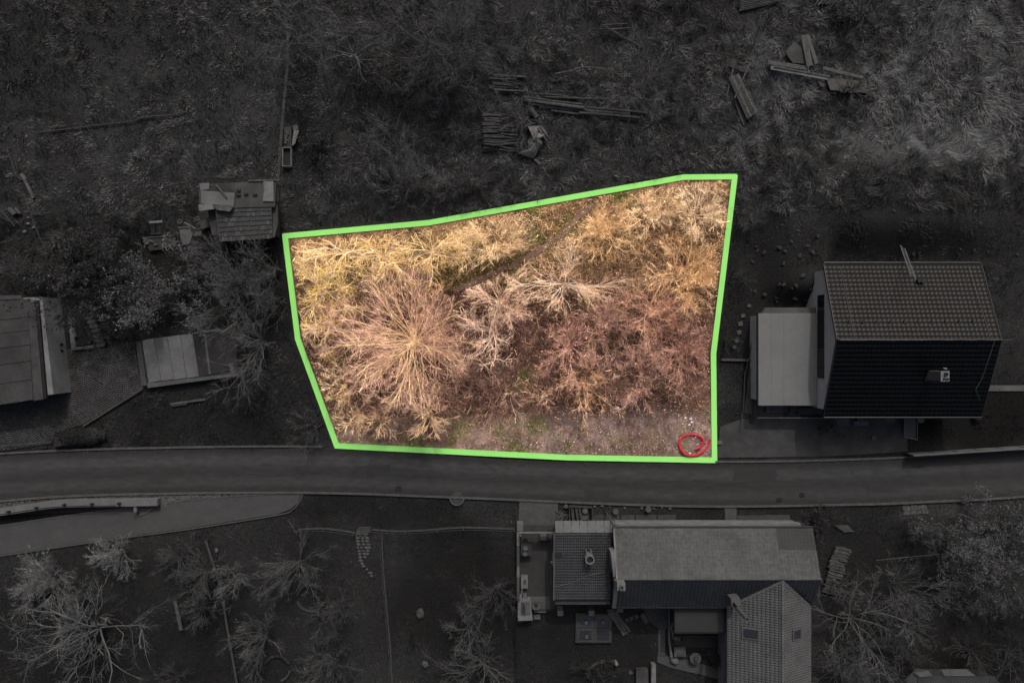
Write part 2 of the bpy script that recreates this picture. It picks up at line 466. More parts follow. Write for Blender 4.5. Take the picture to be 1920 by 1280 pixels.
for (px, py, l, w, r) in ((700, 880, 2.6, .7, .03), (1120, 925, 1.8, .6, .0), (1415, 890, 3.2, .8, -.01), (300, 900, 1.5, .5, -.03), (1650, 915, 2.2, .5, -.03)):
    c, d = math.cos(r), math.sin(r); x, y = P2(px, py)
    q = [(x+(a*l/2)*c-(b*w/2)*d+random.uniform(-.1, .1), y+(a*l/2)*d+(b*w/2)*c+random.uniform(-.06, .06)) for a, b in ((-1, -1), (0, -1.1), (1, -1), (1.05, 0), (1, 1), (0, .95), (-1, 1))]
    V = [(a, b, .024) for a, b in q]
    MB().add(V, [tuple(range(len(V)))]).struct('road_patch', M['patch'])
for pts in ([(420, 893), (470, 889), (505, 893), (560, 888), (640, 886)], [(905, 868), (930, 884), (925, 905), (950, 928)], [(1230, 905), (1290, 901), (1350, 907), (1440, 902), (1500, 906)], [(1590, 872), (1600, 890), (1625, 905), (1630, 938)], [(120, 882), (160, 895), (210, 893), (260, 905)]):
    pl = [(x+random.uniform(-.05, .05), y+random.uniform(-.05, .05)) for x, y in smooth_pl(PP(pts), 5)]
    MB().strip(pl, .035, .0, .0245).struct('road_crack', M['joint'])
MB().prism(PP(PATH_S), -.05, .03).struct('footpath', M['paving'])
MB().strip(smooth_pl(PP([(-120, 1007), (0, 985), (262, 947), (420, 931), (525, 925)]), 6), .08, -.05, .07).struct('kerb', M['kerb'])
MB().strip(smooth_pl(PP([(-120, 1062), (0, 1042), (200, 1012), (350, 992), (520, 965), (548, 955), (562, 940), (568, 926)]), 6), .08, -.05, .06).struct('kerb', M['kerb'])
MB().prism(PP([(-60, 925), (0, 938.5), (200, 927), (545, 923), (420, 931), (300, 943), (150, 960), (0, 965), (-60, 970)]), -.05, .016).struct('gravel_bed', M['joint'])

# the outline: a low flat green board laid all round the plot
def outline():
    n = len(PLOT); out = []; inn = []
    w = .205
    for i in range(n):
        a, b, c = (np.array(PLOT[(i+k-1) % n]) for k in range(3))
        d1 = (b-a)/np.linalg.norm(b-a); d2 = (c-b)/np.linalg.norm(c-b)
        n1 = np.array([-d1[1], d1[0]]); n2 = np.array([-d2[1], d2[0]])
        m = n1+n2; m = m/np.dot(m, n1)
        q1 = b+m*w; q2 = b-m*w
        ins = inpoly(np.array([q1[0]]), np.array([q1[1]]), PLOT)[0]
        inn.append(q1 if ins else q2)
        o = q2 if ins else q1
        # cut the outer corner a little, as it is in the picture
        if abs(np.dot(d1, d2)) < .8:
            s = -1 if ins else 1
            out.append((b+s*n1*w+d1*w*.6, b+s*n2*w-d2*w*.6))
        else: out.append((o, o))
    V = []; F = []
    for i in range(n):
        for q in (inn[i], out[i][0], out[i][1]):
            V += [(q[0], q[1], .0), (q[0], q[1], .11)]
    for i in range(n):
        a = 6*i; b = 6*((i+1) % n)
        F += [(a+1, a+5, b+3, b+1), (a+4, b+2, b+3, a+5), (a, a+1, b+1, b)]
        F += [(a+1, a+3, a+5), (a+2, a+4, a+5, a+3)]
    mb = MB().add(V, F)
    mb.item('boundary_band', M['green'], 'light green flat band running all round the brown overgrown plot', 'boundary marker')
outline()

# soil of the plot
FOOT_PX = [(1112, 383), (1085, 408), (1052, 441), (1010, 470), (960, 497), (905, 522), (850, 546)]
FOOT = smooth_pl(PP(FOOT_PX), 8)
GREENS = [(1080, 446, 40), (1045, 476, 34), (925, 488, 46), (885, 508, 40), (845, 520, 40), (960, 478, 34), (1000, 450, 26), (985, 510, 24), (690, 510, 40), (640, 495, 30), (1172, 377, 22), (1010, 398, 16), (780, 470, 26),
          (990, 715, 26), (870, 800, 18), (1010, 800, 15), (940, 810, 12), (845, 822, 10), (1060, 835, 10), (1330, 775, 16), (1120, 640, 20), (770, 830, 24), (680, 640, 14), (1015, 725, 18), (1105, 560, 16), (975, 840, 20), (655, 660, 16), (1190, 540, 16)]
def green_amount(x, y):
    px = 960+x*S; py = 640-y*S
    g = np.zeros(np.shape(x))
    for cx, cy, r in GREENS:
        g = np.maximum(g, 1-sstep(.3, 1.25, np.hypot(px-cx, py-cy)/r+(fbm(x, y, .8, 41, 4)-.5)*3.0))
    return g
def plot_soil():
    st = .2
    gx = np.arange(-18, 18.01, st); gy = np.arange(-9.6, 13, st)
    X, Y = np.meshgrid(gx, gy, indexing='ij')
    px = 960+X*S; py = 640-Y*S
    n, m = X.shape
    Z = .03+.10*fbm(X, Y, .8, 51)*sstep(0, 1.2, polydist(X, Y, PLOT))
    nz = fbm(X, Y, 1.3, 52)[..., None]; nz2 = fbm(X, Y, .5, 53)[..., None]
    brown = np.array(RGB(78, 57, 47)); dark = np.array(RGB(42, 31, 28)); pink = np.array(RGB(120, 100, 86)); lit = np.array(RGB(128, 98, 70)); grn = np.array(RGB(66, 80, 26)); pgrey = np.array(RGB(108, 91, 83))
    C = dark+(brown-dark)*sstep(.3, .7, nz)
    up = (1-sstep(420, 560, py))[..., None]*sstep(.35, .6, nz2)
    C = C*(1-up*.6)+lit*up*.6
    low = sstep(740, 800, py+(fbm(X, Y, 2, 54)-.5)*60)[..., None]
    g2 = sstep(960, 1060, px)[..., None]
    lowc = pink*(1-g2)+pgrey*g2
    n3 = sstep(.3, .66, fbm(X, Y, .9, 58, 4))[..., None]
    lowc = lowc*(.55+.5*n3)*(.75+.45*sstep(.3, .7, fbm(X, Y, .35, 59)))[..., None]
    gg = (sstep(.5, .7, fbm(X, Y, 1.1, 57))*.35)[..., None]; lowc = lowc*(1-gg)+np.array(RGB(92, 88, 58))*gg
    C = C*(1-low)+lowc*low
    g = green_amount(X, Y)[..., None]*.4
    C = C*(1-g)+grn*g
    ids = np.arange(n*m).reshape(n, m)
    cx = (X[:-1, :-1]+st/2).ravel(); cy = (Y[:-1, :-1]+st/2).ravel()
    keep = inpoly(cx, cy, PLOT)
    a = ids[:-1, :-1].ravel()[keep]
    F = np.stack([a, a+m, a+m+1, a+1], 1)
    used, inv = np.unique(F, return_inverse=True)
    V = np.stack([X, Y, Z], -1).reshape(-1, 3)[used]
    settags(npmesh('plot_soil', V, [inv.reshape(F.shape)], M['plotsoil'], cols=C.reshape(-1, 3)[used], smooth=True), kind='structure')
plot_soil()
def footpath():
    L, R = offset(FOOT, .21), offset(FOOT, -.21)
    V = [];
    for i, (a, b) in enumerate(zip(L, R)):
        j = .07*math.sin(i*1.7)+random.uniform(-.07, .07)
        V += [(a[0], a[1]+j, .135), ((a[0]+b[0])/2, (a[1]+b[1])/2, .15), (b[0], b[1]+j, .135)]
    F = [(3*i+k, 3*i+3+k, 3*i+4+k, 3*i+1+k) for i in range(len(L)-1) for k in (0, 1)]
    settags(npmesh('dirt_path', np.array(V), [np.array(F)[:, ::-1]], M['path'], smooth=True), kind='structure')
footpath()

# stone and pebble scatter
def pebbles(name, xy, r, m, zz=.02, cols=None):
    """small faceted stones as one mesh"""
    rng = RNG; n = len(xy)
    base = np.array([(1, 0, 0), (.31, .95, 0), (-.81, .59, 0), (-.81, -.59, 0), (.31, -.95, 0), (.1, .05, .75)])
    a = rng.uniform(0, 2*np.pi, n); c, s = np.cos(a), np.sin(a)
    jit = rng.uniform(.7, 1.3, (n, 6, 3))
    B = base[None]*jit
    x = (B[..., 0]*c[:, None]-B[..., 1]*s[:, None])*r[:, None]+xy[:, 0:1]
    y = (B[..., 0]*s[:, None]+B[..., 1]*c[:, None])*r[:, None]*rng.uniform(.6, 1, (n, 1))+xy[:, 1:2]
    z = B[..., 2]*r[:, None]+zz
    V = np.stack([x, y, z], -1).reshape(-1, 3)
    f = np.array([(0, 1, 5), (1, 2, 5), (2, 3, 5), (3, 4, 5), (4, 0, 5)])
    F = (f[None]+6*np.arange(n)[:, None, None]).reshape(-1, 3)
    o = npmesh(name, V, [F], m, cols=cols)
    return settags(o, kind='stuff')
def scatter_poly(poly, n, rng=RNG):
    xs = [p[0] for p in poly]; ys = [p[1] for p in poly]
    x = rng.uniform(min(xs), max(xs), n*3); y = rng.uniform(min(ys), max(ys), n*3)
    k = inpoly(x, y, poly)
    return np.stack([x[k], y[k]], 1)[:n]
xy = scatter_poly(PP([(-40, 934), (0, 941), (200, 929), (540, 925), (420, 930), (300, 942), (290, 936), (100, 944), (0, 958), (-40, 962)]), 2600)
pebbles('gravel', xy, RNG.uniform(.025, .075, len(xy)), M['gravel_g'])
xy = scatter_poly(PP([(298, 930), (540, 925), (430, 929), (330, 941), (300, 950)]), 260)
pebbles('gravel', xy, RNG.uniform(.07, .13, len(xy)), M['gravel_g'])
low = PP([(860, 800), (1000, 770), (1130, 745), (1330, 765), (1331, 853), (1065, 850), (800, 838)])
xy = scatter_poly(low, 3400); d = fbm(xy[:, 0], xy[:, 1], 1.5, 61); px = 960+xy[:, 0]*S
xy = xy[(d > .42) & (RNG.random(len(xy)) < sstep(850, 1080, px)*.9+.1)]
pebbles('gravel', xy, RNG.uniform(.014, .05, len(xy))*np.where(RNG.random(len(xy)) < .06, 1.8, 1), M['plot_gravel'], .08)
def grit():
    T = smooth_pl(PP(ROAD_T), 10); B = smooth_pl(PP(ROAD_B), 10); n = 1500
    i = RNG.integers(0, len(T), n); u = np.where(RNG.random(n) < .5, RNG.exponential(.05, n), 1-RNG.exponential(.05, n)).clip(.02, .98)
    A = np.array(T)[i]*(1-u[:, None])+np.array(B)[i]*u[:, None]; A[:, 0] += RNG.uniform(-.7, .7, n)
    A = A[in_any(A[:, 0], A[:, 1], [ROADPOLY]) & (np.abs(A[:, 0]) < 40)]
    pebbles('road_grit', A, RNG.uniform(.012, .04, len(A)), M['gravel_g'], .022)
grit()
# fallen leaves and litter
def litter():
    xy = scatter_poly(PLOT, 9000); k = polydist(xy[:, 0], xy[:, 1], PLOT) > .3
    py = 640-xy[:, 1]*S
    k &= RNG.random(len(xy)) < np.where(py > 770, .25, 1.)
    xy = xy[k]; n = len(xy); r = RNG.uniform(.03, .075, n); a = RNG.uniform(0, 6.28, n)
    t = RNG.uniform(-.4, .4, (n, 4))
    V = np.zeros((n, 4, 3))
    for i in range(4):
        V[:, i, 0] = xy[:, 0]+np.cos(a+i*1.57)*r; V[:, i, 1] = xy[:, 1]+np.sin(a+i*1.57)*r*.7; V[:, i, 2] = .16+t[:, i]*r
    pal = np.array([RGB(120, 86, 64), RGB(170, 128, 90), RGB(84, 58, 48), RGB(200, 162, 122), RGB(110, 74, 60)])
    c = pal[RNG.integers(0, 5, n)]
    o = npmesh('leaf_litter', V.reshape(-1, 3), [np.arange(4*n).reshape(n, 4)], M['plant'], cols=np.repeat(c, 4, 0))
    settags(o, kind='stuff')
litter()

# ------------------------------------------------------------------ grass as blades
def blades(name, x, y, length, width, heading, lean, cols, z0=None):
    n = len(x)
    z0 = np.zeros(n) if z0 is None else z0
    hx, hy = np.cos(heading), np.sin(heading)
    sx, sy = -hy, hx
    tw = RNG.uniform(-.7, .7, n)
    V = np.zeros((n, 3, 3))
    V[:, 0] = np.stack([x-sx*width/2, y-sy*width/2, z0-.03+tw*width*.4], 1)
    V[:, 1] = np.stack([x+sx*width/2, y+sy*width/2, z0-.03-tw*width*.4], 1)
    V[:, 2] = np.stack([x+hx*length*np.sin(lean), y+hy*length*np.sin(lean), z0+length*np.cos(lean)], 1)
    o = npmesh(name, V.reshape(-1, 3), [np.arange(3*n).reshape(n, 3)], M['plant'], cols=np.repeat(cols, 3, 0))
    return settags(o, kind='stuff')
def gcol(t):
    c = lin(t)/E
    return np.stack([c*.93, c*.99, c*1.03], 1)
def field(name, n, box, keepf, L, W, gain, swirl, leanr, clump=1.0, amp=.6):
    x0, y0, x1, y1 = box
    X0, Y0 = P2(x0, y1); X1, Y1 = P2(x1, y0)
    x = RNG.uniform(X0, X1, n); y = RNG.uniform(Y0, Y1, n)
    k = keepf(960+x*S, 640-y*S) & ~inpoly(x, y, PLOT) & ~in_any(x, y, NOGRASS)
    k &= polydist(x, y, PLOT) > .45
    f = .6*fbm(x, y, clump, 71)+.4*fbm(x, y, clump*3.1, 74); k &= RNG.random(n) < sstep(.3, .62, f)*.92+.08
    x, y, f = x[k], y[k], f[k]; m = len(x)
    hd = fbm(x, y, 2.4, 72)*swirl+fbm(x, y, .8, 75)*swirl*.2+RNG.normal(0, .4, m)
    t = tone(x, y)*gain*(.92-amp*.5+amp*sstep(.25, .75, fbm(x, y, .7, 73))+.3*(f-.5))*np.exp(RNG.normal(0, .3, m))
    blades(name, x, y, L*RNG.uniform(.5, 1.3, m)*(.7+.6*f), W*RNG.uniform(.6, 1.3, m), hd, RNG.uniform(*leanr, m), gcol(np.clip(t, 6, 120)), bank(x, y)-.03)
field('meadow_grass', 120000, (-20, -20, 780, 480), lambda a, b: (a < 740), .26, .05, 1.5, 14, (.4, 1.25), .8, .36)
field('dry_tussock_grass', 150000, (700, -20, 1940, 400), lambda a, b: b < 425, .6, .05, 1.38, 16, (.6, 1.45), 1.3, .62)
field('rough_grass', 36000, (1340, 330, 1940, 860), lambda a, b: b > 330, .24, .04, 1.15, 14, (.4, 1.2), .9)
field('rough_grass', 42000, (-20, 420, 640, 860), lambda a, b: b > 400, .28, .045, 1.1, 14, (.3, 1.2), .8)
field('garden_grass', 85000, (-20, 925, 1940, 1300), lambda a, b: b > 925, .15, .04, 1.08, 14, (.3, 1.2), .6)

# grass and weeds on the plot
def plot_grass():
    n = 48000
    xy = scatter_poly(PLOT, n); x, y = xy.T; d = polydist(x, y, PLOT); g = green_amount(x, y)
    k = (g > RNG.random(len(x))*.9+.05) & (d > .3) & ~((polydist(x, y, FOOT+FOOT[::-1]) < .2))
    xg, yg = x[k], y[k]; m = len(xg)
    pal = np.array([RGB(84, 106, 28), RGB(110, 122, 40), RGB(66, 88, 26), RGB(126, 122, 50), RGB(92, 96, 38)])
    blades('green_weeds', xg, yg, RNG.uniform(.1, .28, m), RNG.uniform(.03, .06, m), RNG.uniform(0, 6.28, m), RNG.uniform(.3, 1.2, m), pal[RNG.integers(0, 5, m)]*RNG.uniform(.6, 1.2, (m, 1)), np.full(m, .1))
    xy = scatter_poly(PLOT, 75000); x, y = xy.T; d = polydist(x, y, PLOT); py = 640-y*S
    f = fbm(x, y, .9, 76)
    k = (d > .32) & (RNG.random(len(x)) < sstep(.3, .62, f)*np.where(py > 765, .8, 1.)*np.where(polydist(x, y, FOOT+FOOT[::-1]) < .18, .5, 1.))
    x, y, d, py, f = x[k], y[k], d[k], py[k], f[k]; m = len(x)
    w = sstep(640, 420, py)[:, None]; w = (1-sstep(420, 620, py))[:, None]
    straw = np.array(RGB(210, 172, 112)); brn = np.array(RGB(128, 98, 78)); dk = np.array(RGB(62, 46, 39))
    c = straw*w+brn*(1-w); mixd = RNG.random((m, 1))*.95
    c = c*(1-mixd)+dk*mixd
    L = RNG.uniform(.12, .5, m)*np.clip(d/.7, .45, 1)
    blades('dry_grass', x, y, L, RNG.uniform(.015, .04, m), fbm(x, y, 1.2, 77)*16+RNG.normal(0, .7, m), RNG.uniform(.4, 1.35, m), c*np.exp(RNG.normal(0, .38, (m, 1))), np.full(m, .1))
plot_grass()
# ------------------------------------------------------------------ buildings
def tiles(name, m, parent, o, u, v, nu, nv, th=.035, kind='stuff', clip=None, jit=.011):
    """o eaves corner, u along the eaves (whole length), v up the slope (whole length): curved tiles, each lapping the one below"""
    o, u, v = (np.array(q, float) for q in (o, u, v))
    nrm = np.cross(u, v); nrm /= np.linalg.norm(nrm)
    if nrm[2] < 0: nrm = -nrm
    du, dv = u/nu, v/nv
    prof = [(0.0, .0), (.22, .9), (.5, 1.), (.74, .15), (.985, 0.)]
    V = []; F = []
    for j in range(nv):
        for i in range(nu):
            if clip is not None and not clip(o+du*(i+.5)+dv*(j+.5)): continue
            b = o+du*i+dv*j; n0 = len(V); k = random.uniform(0, jit)
            for (s, h) in prof:
                V.append(b+du*s+nrm*(th*.55+h*th*1.3+k))
            for (s, h) in prof:
                V.append(b+du*s+dv*1.04+nrm*(h*th*1.3+k))
            for (s, h) in prof:
                V.append(b+du*s+nrm*(h*th*.2-.01))
            for q in range(4):
                F.append((n0+q, n0+q+1, n0+6+q, n0+5+q)); F.append((n0+10+q, n0+11+q, n0+q+1, n0+q))
    F = np.array(F)
    # face the outside
    a, b, c = (np.array(V)[F[0][i]] for i in (0, 1, 2))
    if np.dot(np.cross(b-a, c-a), nrm) < 0: F = F[:, ::-1]
    ob = npmesh(name, np.array(V), [F], m, parent=parent)
    if kind: ob['kind'] = kind
    return ob

# --- white house with the dark tiled roof
def white_house():
    ze, zr = 3.3, 5.27
    x0, x1, y0, y1, yr = 21.89, 32.9, -5.24, 5.43, .11
    root = thing('house', 'white rendered house with dark tiled gable roof beside the plot', 'house', ((x0+x1)/2, 0, 0))
    wx = 22.02
    yg0, yg1 = y0+.45, y1-.4
    wb = MB()
    pen = [(yg0, 0), (yg1, 0), (yg1, ze+.1), (yr, zr-.12), (yg0, ze+.1)]
    # gable walls with depth, west one with window recesses
    def gable(xa, xb):
        n = len(pen)
        wb.add([(xa, y, z) for y, z in pen]+[(xb, y, z) for y, z in pen],
               [tuple(range(n)), tuple(range(2*n-1, n-1, -1))]+[(i, i+n, (i+1) % n+n, (i+1) % n) for i in range(n)])
    gable(wx, wx+.3); gable(x1-.35-.3, x1-.35)
    wb.box((wx+x1)/2-.2, yg1-.15, 0, x1-wx-1.0, .3, ze-.05); wb.box((wx+x1)/2-.2, yg0+.15, 0, x1-wx-1.0, .3, ze-.05)
    wb.build('wall', M['white'], root)
    # window band on the gable that faces the annex
    for ya, yb, mm, nm in ((2.35, 3.3, 'glass', 'window'), (-.55, 2.3, 'metal_d', 'wall_panel'), (-2.6, -.6, 'glass', 'window')):
        w = MB(); w.box(wx-.015, (ya+yb)/2, 2.08, .05, yb-ya, 1.0); o = w.build(nm, M['black'], root)
        p = MB(); p.box(wx-.045, (ya+yb)/2, 2.14, .016, yb-ya-.14, .88); p.build('pane' if nm == 'window' else 'panel', M[mm], o)
        if nm == 'window':
            p = MB(); p.box(wx-.06, (ya+yb)/2-.25, 2.14, .02, .06, .88); p.build('mullion', M['metal_d'], o)
    # roof slabs, verge boards and gutters
    r = MB()
    for ys, s in ((y1, 1), (y0, -1)):
        b = [(x0, ys, ze-.14), (x1, ys, ze-.14), (x1, yr, zr-.14), (x0, yr, zr-.14)]
        t = [(x0, ys, ze-.02), (x1, ys, ze-.02), (x1, yr, zr-.02), (x0, yr, zr-.02)]
        if s < 0: r.hull8(b, t)
        else: r.hull8(b[::-1], t[::-1])
    ro = r.build('roof', M['black'], root)
    tiles('roof_tiles', M['tile_d'], ro, (x0, y1, ze), (x1-x0, 0, 0), (0, yr-y1, zr-ze), 36, 17, .019)
    tiles('roof_tiles', M['tile_d'], ro, (x0, y0, ze), (x1-x0, 0, 0), (0, yr-y0, zr-ze), 36, 17, .019)
    rc = MB()
    for i in range(30):
        xa = x0+(x1-x0)*i/30; rc.tube([(xa, yr, zr+.02), (xa+(x1-x0)/30*1.05, yr, zr+.035)], [.085, .1], 8)
    rc.build('ridge_tiles', M['tile_d'], ro)
    for ys, s in ((y1+.09, 1), (y0-.09, -1)):
        g = MB(); g.tube([(x0, ys, ze-.06), (x1, ys, ze-.06)], .075, 8); g.build('gutter', M['black'], root)
    for xs in (x0-.03, x1+.03):
        g = MB()
        for ys in (y0, y1): g.beam((xs, ys, ze-.05), (xs, yr, zr-.05), .05, .16)
        g.build('verge_board', M['metal_d'], root)
    # lightning wires
    def slope_z(y): return ze+(zr-ze)*(1-abs(y-yr)/(y1-yr if y > yr else yr-y0))
    for pts in ([(x0+1.05, 5.2), (x0+1.1, 2.4), (x0+1.1, yr+.05)], [(x1-1.0, 5.2), (x1-.85, 2.4), (x1-.75, yr+.05)], [(x1-.5, yr-.1), (x1-.7, -2.6), (x1-.95, -3.3)], [(x1-.95, -3.3), (x1-.5, -4.0)]):
        g = MB(); g.tube([(a, b, slope_z(b)+.13) for a, b in pts], .014, 5); g.build('lightning_wire', M['metal'], root)
    g = MB(); g.tube([(x0+.1+(x1-x0-.2)*i/16, yr+random.uniform(-.03, .03), zr+.2) for i in range(17)]+[(x1+.7, yr, zr+.18)], .014, 5); g.build('lightning_wire', M['metal'], root)
    for i in range(11):
        x = x0+1.0+i*.93
        g = MB(); g.box(x, 1.35, slope_z(1.35)+.07, .09, .26, .07); g.build('snow_guard', M['black'], root)
    # vents on the slope by the ladder
    for dx in (0, .28):
        g = MB(); g.cyl(28.15+dx, 4.2-dx*.1, slope_z(4.2), .11, .3, 10, .13); g.build('roof_vent', M['black'], root)
    # chimney
    cx, cy = 28.7, -2.3
    ch = MB(); ch.box(cx, cy, 3.9, .5, .62, 2.0); c = ch.build('chimney', M['conc'], root)
    cap = MB(); cap.box(cx, cy, 5.901, .58, .7, .07); cap.build('chimney_cap', M['white2'], c)
    for (dx, dy, rr, hh) in ((.02, .12, .12, .12), (-.1, -.18, .06, .08), (.08, -.2, .06, .08), (.2, -.18, .05, .06)):
        f = MB(); f.ring(cx+dx, cy+dy, 5.972, rr, rr*.72, hh, 12); f.build('flue', M['black'], c)
    MB().box(cx-.02, cy-.02, slope_z(cy)-.28, .66, .8, .26).build('chimney_flashing', M['metal_d'], c)
    d = MB(); d.tube([(cx, cy+.42, 5.8), (cx, cy+.42, 5.95), (cx, cy+.52, 5.99), (cx, cy+.56, 6.0)], [.02, .05, .13, .02], 10)
    d.build('antenna', M['white2'], root)
    # flat roofed annex
    ax0, ax1, ay0, ay1, az = 17.75, 22.0, -4.61, 2.04, 2.0
    a = MB(); a.box((ax0+ax1)/2+.03, (ay0+ay1)/2+.1, 0, ax1-ax0-.12, ay1-ay0-.5, az-.2); a.build('annex_wall', M['white'], root)
    a = MB(); a.box((ax0+ax1)/2, (ay0+ay1)/2, az-.2, ax1-ax0, ay1-ay0, .2); an = a.build('annex_roof', M['membrane'], root)
    for xs in (18.7, 19.6, 20.5):
        g = MB(); g.box(xs, (ay0+ay1)/2, az, .035, ay1-ay0-.1, .012); g.build('roof_seam', M['membrane'], an)
    g = MB(); g.hull8([(ax0+.35, ay1, az-.5), (ax1, ay1, az-.5), (ax1, ay1+.42, az-.55), (ax0+.6, ay1+.42, az-.55)], [(ax0+.35, ay1, az-.1), (ax1, ay1, az-.1), (ax1, ay1+.42, az-.28), (ax0+.6, ay1+.42, az-.28)])
    g.build('canopy', M['conc_d'], root)
    g = MB(); g.box(ax0-.03, (ay0+ay1)/2, az-.2, .06, ay1-ay0, .24); g.build('roof_edge', M['metal_d'], an)
    # covered strip in front of the annex
    g = MB(); g.box(19.4, -5.05, 0, 4.4, 1.3, .06); g.build('porch_floor', M['black'], root)
    for i in range(4):
        g = MB(); g.box(20.98, -4.85-i*.19, .06, .45, .12, .28-.05*i); g.build('porch_step', M['conc'], root)
    g = MB(); g.box(22.2, -5.2, .06, 1.9, .5, .2); g.build('door_slab', M['conc_d'], root)
white_house()

# --- long house below the road, with its cross wing
def long_house():
    ze, zr = 3.2, 4.5
    xa, xb = 7.15, 21.15; yn, ys, yr = -13.12, -18.64, -16.24
    root = thing('house', 'long house below the road with pale tiled roof and skylit cross wing', 'house', (14, -16, 0))
    wz = MB()
    pen = [(yn-.25, 0), (ys+.25, 0), (ys+.25, ze-.05), (yr, zr-.22), (yn-.25, ze-.05)]
    for p, q in ((xa+.12, xa+.42), (xb-.45, xb-.15)):
        n = 5
        wz.add([(p, y, z) for y, z in pen]+[(q, y, z) for y, z in pen], [tuple(range(n)), tuple(range(2*n-1, n-1, -1))]+[(i, i+n, (i+1) % n+n, (i+1) % n) for i in range(n)])
    for yy in (yn-.4, ys+.4): wz.box((xa+xb)/2, yy, 0, xb-xa-1.0, .3, ze-.2)
    wz.build('wall', M['white2'], root)
    # gable coping against the lower roof
    g = MB(); g.beam((xa, yr, zr+.1), (xa, ys, ze+.08), .26, .16); g.beam((xa, yr, zr+.1), (xa, yn, ze+.08), .12, .14)
    g.build('gable_coping', M['white2'], root)
    r = MB()
    for y, s in ((yn, 1), (ys, -1)):
        b = [(xa, y, ze-.16), (xb, y, ze-.16), (xb, yr, zr-.16), (xa, yr, zr-.16)]; t = [(p, q, z+.13) for p, q, z in b]
        (r.hull8(b, t) if s < 0 else r.hull8(b[::-1], t[::-1]))
    ro = r.build('roof', M['metal_d'], root)
    L = xb-xa
    patch = lambda p: (p[0] > xb-2.55 and p[1] > -14.55)
    tiles('roof_tiles', M['tile_l'], ro, (xa, yn, ze), (L, 0, 0), (0, yr-yn, zr-ze), 54, 14, .015, clip=lambda p: not patch(p))
    o = tiles('roof_tiles', M['tile_p'], ro, (xa, yn, ze), (L, 0, 0), (0, yr-yn, zr-ze), 54, 14, .015, clip=patch)
    o['label'] = 'darker grey patch of newer tiles'
    yrw = 18.52
    # cross wing
    wz0, wzr = 3.2, 4.46; wl, wr_ = 15.1, 21.02; wy = -27.5
    inwing = lambda p: wl+.15 < p[0] < 21.0 and p[2] < wz0+(wzr-wz0)*(1-abs(p[0]-yrw)/3.0)-.02
    tiles('roof_tiles', M['tile_l'], ro, (xa, ys, ze), (L, 0, 0), (0, yr-ys, zr-ze), 54, 14, .015, clip=lambda p: not inwing(p))
    rc = MB()
    for i in range(34):
        x = xa+L*i/34; rc.tube([(x, yr, zr+.0), (x+L/34*1.05, yr, zr+.015)], [.08, .095], 8)
    rc.build('ridge_tiles', M['tile_l'], ro)
    wg = MB(); wg.box(wl+.5, (wy+ys)/2-.1, 0, .3, ys-wy-.6, wz0-.2); wg.box(wr_-.5, (wy+ys)/2-.1, 0, .3, ys-wy-.6, wz0-.2)
    pw = [(wl+.35, 0), (wr_-.35, 0), (wr_-.35, wz0), (yrw, wzr-.2), (wl+.35, wz0)]
    wg.add([(x, wy+.3, z) for x, z in pw]+[(x, wy+.6, z) for x, z in pw], [tuple(range(5)), tuple(range(9, 4, -1))]+[(i, i+5, (i+1) % 5+5, (i+1) % 5) for i in range(5)])
    wg.build('wing_wall', M['white2'], root)
    w = MB()
    ytop = yr-.12
    for x, s in ((wl, -1), (wr_, 1)):
        b = [(x, wy, wz0-.15), (yrw, wy, wzr-.15), (yrw, ytop, wzr-.15), (x, ys+.05, wz0-.15)]; t = [(p, q, z+.13) for p, q, z in b]
        (w.hull8(b, t) if s < 0 else w.hull8(b[::-1], t[::-1]))
    wo = w.build('wing_roof', M['metal_d'], root)
    abv = lambda p: p[1] < ys or (zr-(zr-ze)*(yr-p[1])/(yr-ys)) < p[2]+.02
    Lw = ytop-wy
    tiles('roof_tiles', M['tile_w'], wo, (wl, wy, wz0), (0, Lw, 0), (yrw-wl, 0, wzr-wz0), 64, 13, .024, clip=abv)
    tiles('roof_tiles', M['tile_w'], wo, (wr_, wy, wz0), (0, Lw, 0), (yrw-wr_, 0, wzr-wz0), 64, 13, .024, clip=abv)
    rc = MB()
    for i in range(34):
        y = wy+Lw*i/34; rc.tube([(yrw, y, wzr+.03), (yrw, y+Lw/34*1.05, wzr+.015)], [.1, .08], 8)
    rc.build('ridge_tiles', M['tile_w'], wo)
    v = MB()
    v.beam((wl+.02, ys-.02, wz0+.05), (yrw, -16.38, wzr+.06), .16, .05)
    v.beam((wr_-.02, ys-.02, wz0+.05), (yrw, -16.38, wzr+.06), .16, .05)
    v.build('valley', M['metal'], wo)
    # skylights
    def wz_at(x): return wz0+(wzr-wz0)*(1-abs(x-yrw)/(yrw-wl if x < yrw else wr_-yrw))
    for x, hx in ((16.55, .55), (19.75, .38)):
        p = [(x-hx, -20.65), (x+hx, -20.65), (x+hx, -19.85), (x-hx, -19.85)]
        f = MB(); f.hull8([(a, b, wz_at(a)) for a, b in p], [(a, b, wz_at(a)+.13) for a, b in p]); f = f.build('skylight', M['conc'], root)
        p = [(x-hx+.1, -20.55), (x+hx-.1, -20.55), (x+hx-.1, -19.95), (x-hx+.1, -19.95)]
        g = MB(); g.hull8([(a, b, wz_at(a)+.1) for a, b in p], [(a, b, wz_at(a)+.145) for a, b in p]); g.build('pane', M['glass'], f)
    # gutters
    g = MB(); g.tube([(xa, yn+.08, ze-.1), (xb, yn+.08, ze-.1)], .07, 8); g.tube([(xa, ys-.08, ze-.1), (wl, ys-.08, ze-.1)], .07, 8)
    g.tube([(wr_+.08, ys, wz0-.1), (wr_+.08, wy, wz0-.1)], .07, 8); g.tube([(wl-.08, -20.6, wz0-.1), (wl-.08, wy, wz0-.1)], .06, 8); g.build('gutter', M['metal_d'], root)
    MB().box(13.9, yn+.14, 2.2, 13.2, .12, .5).build('fascia', M['white2'], root)
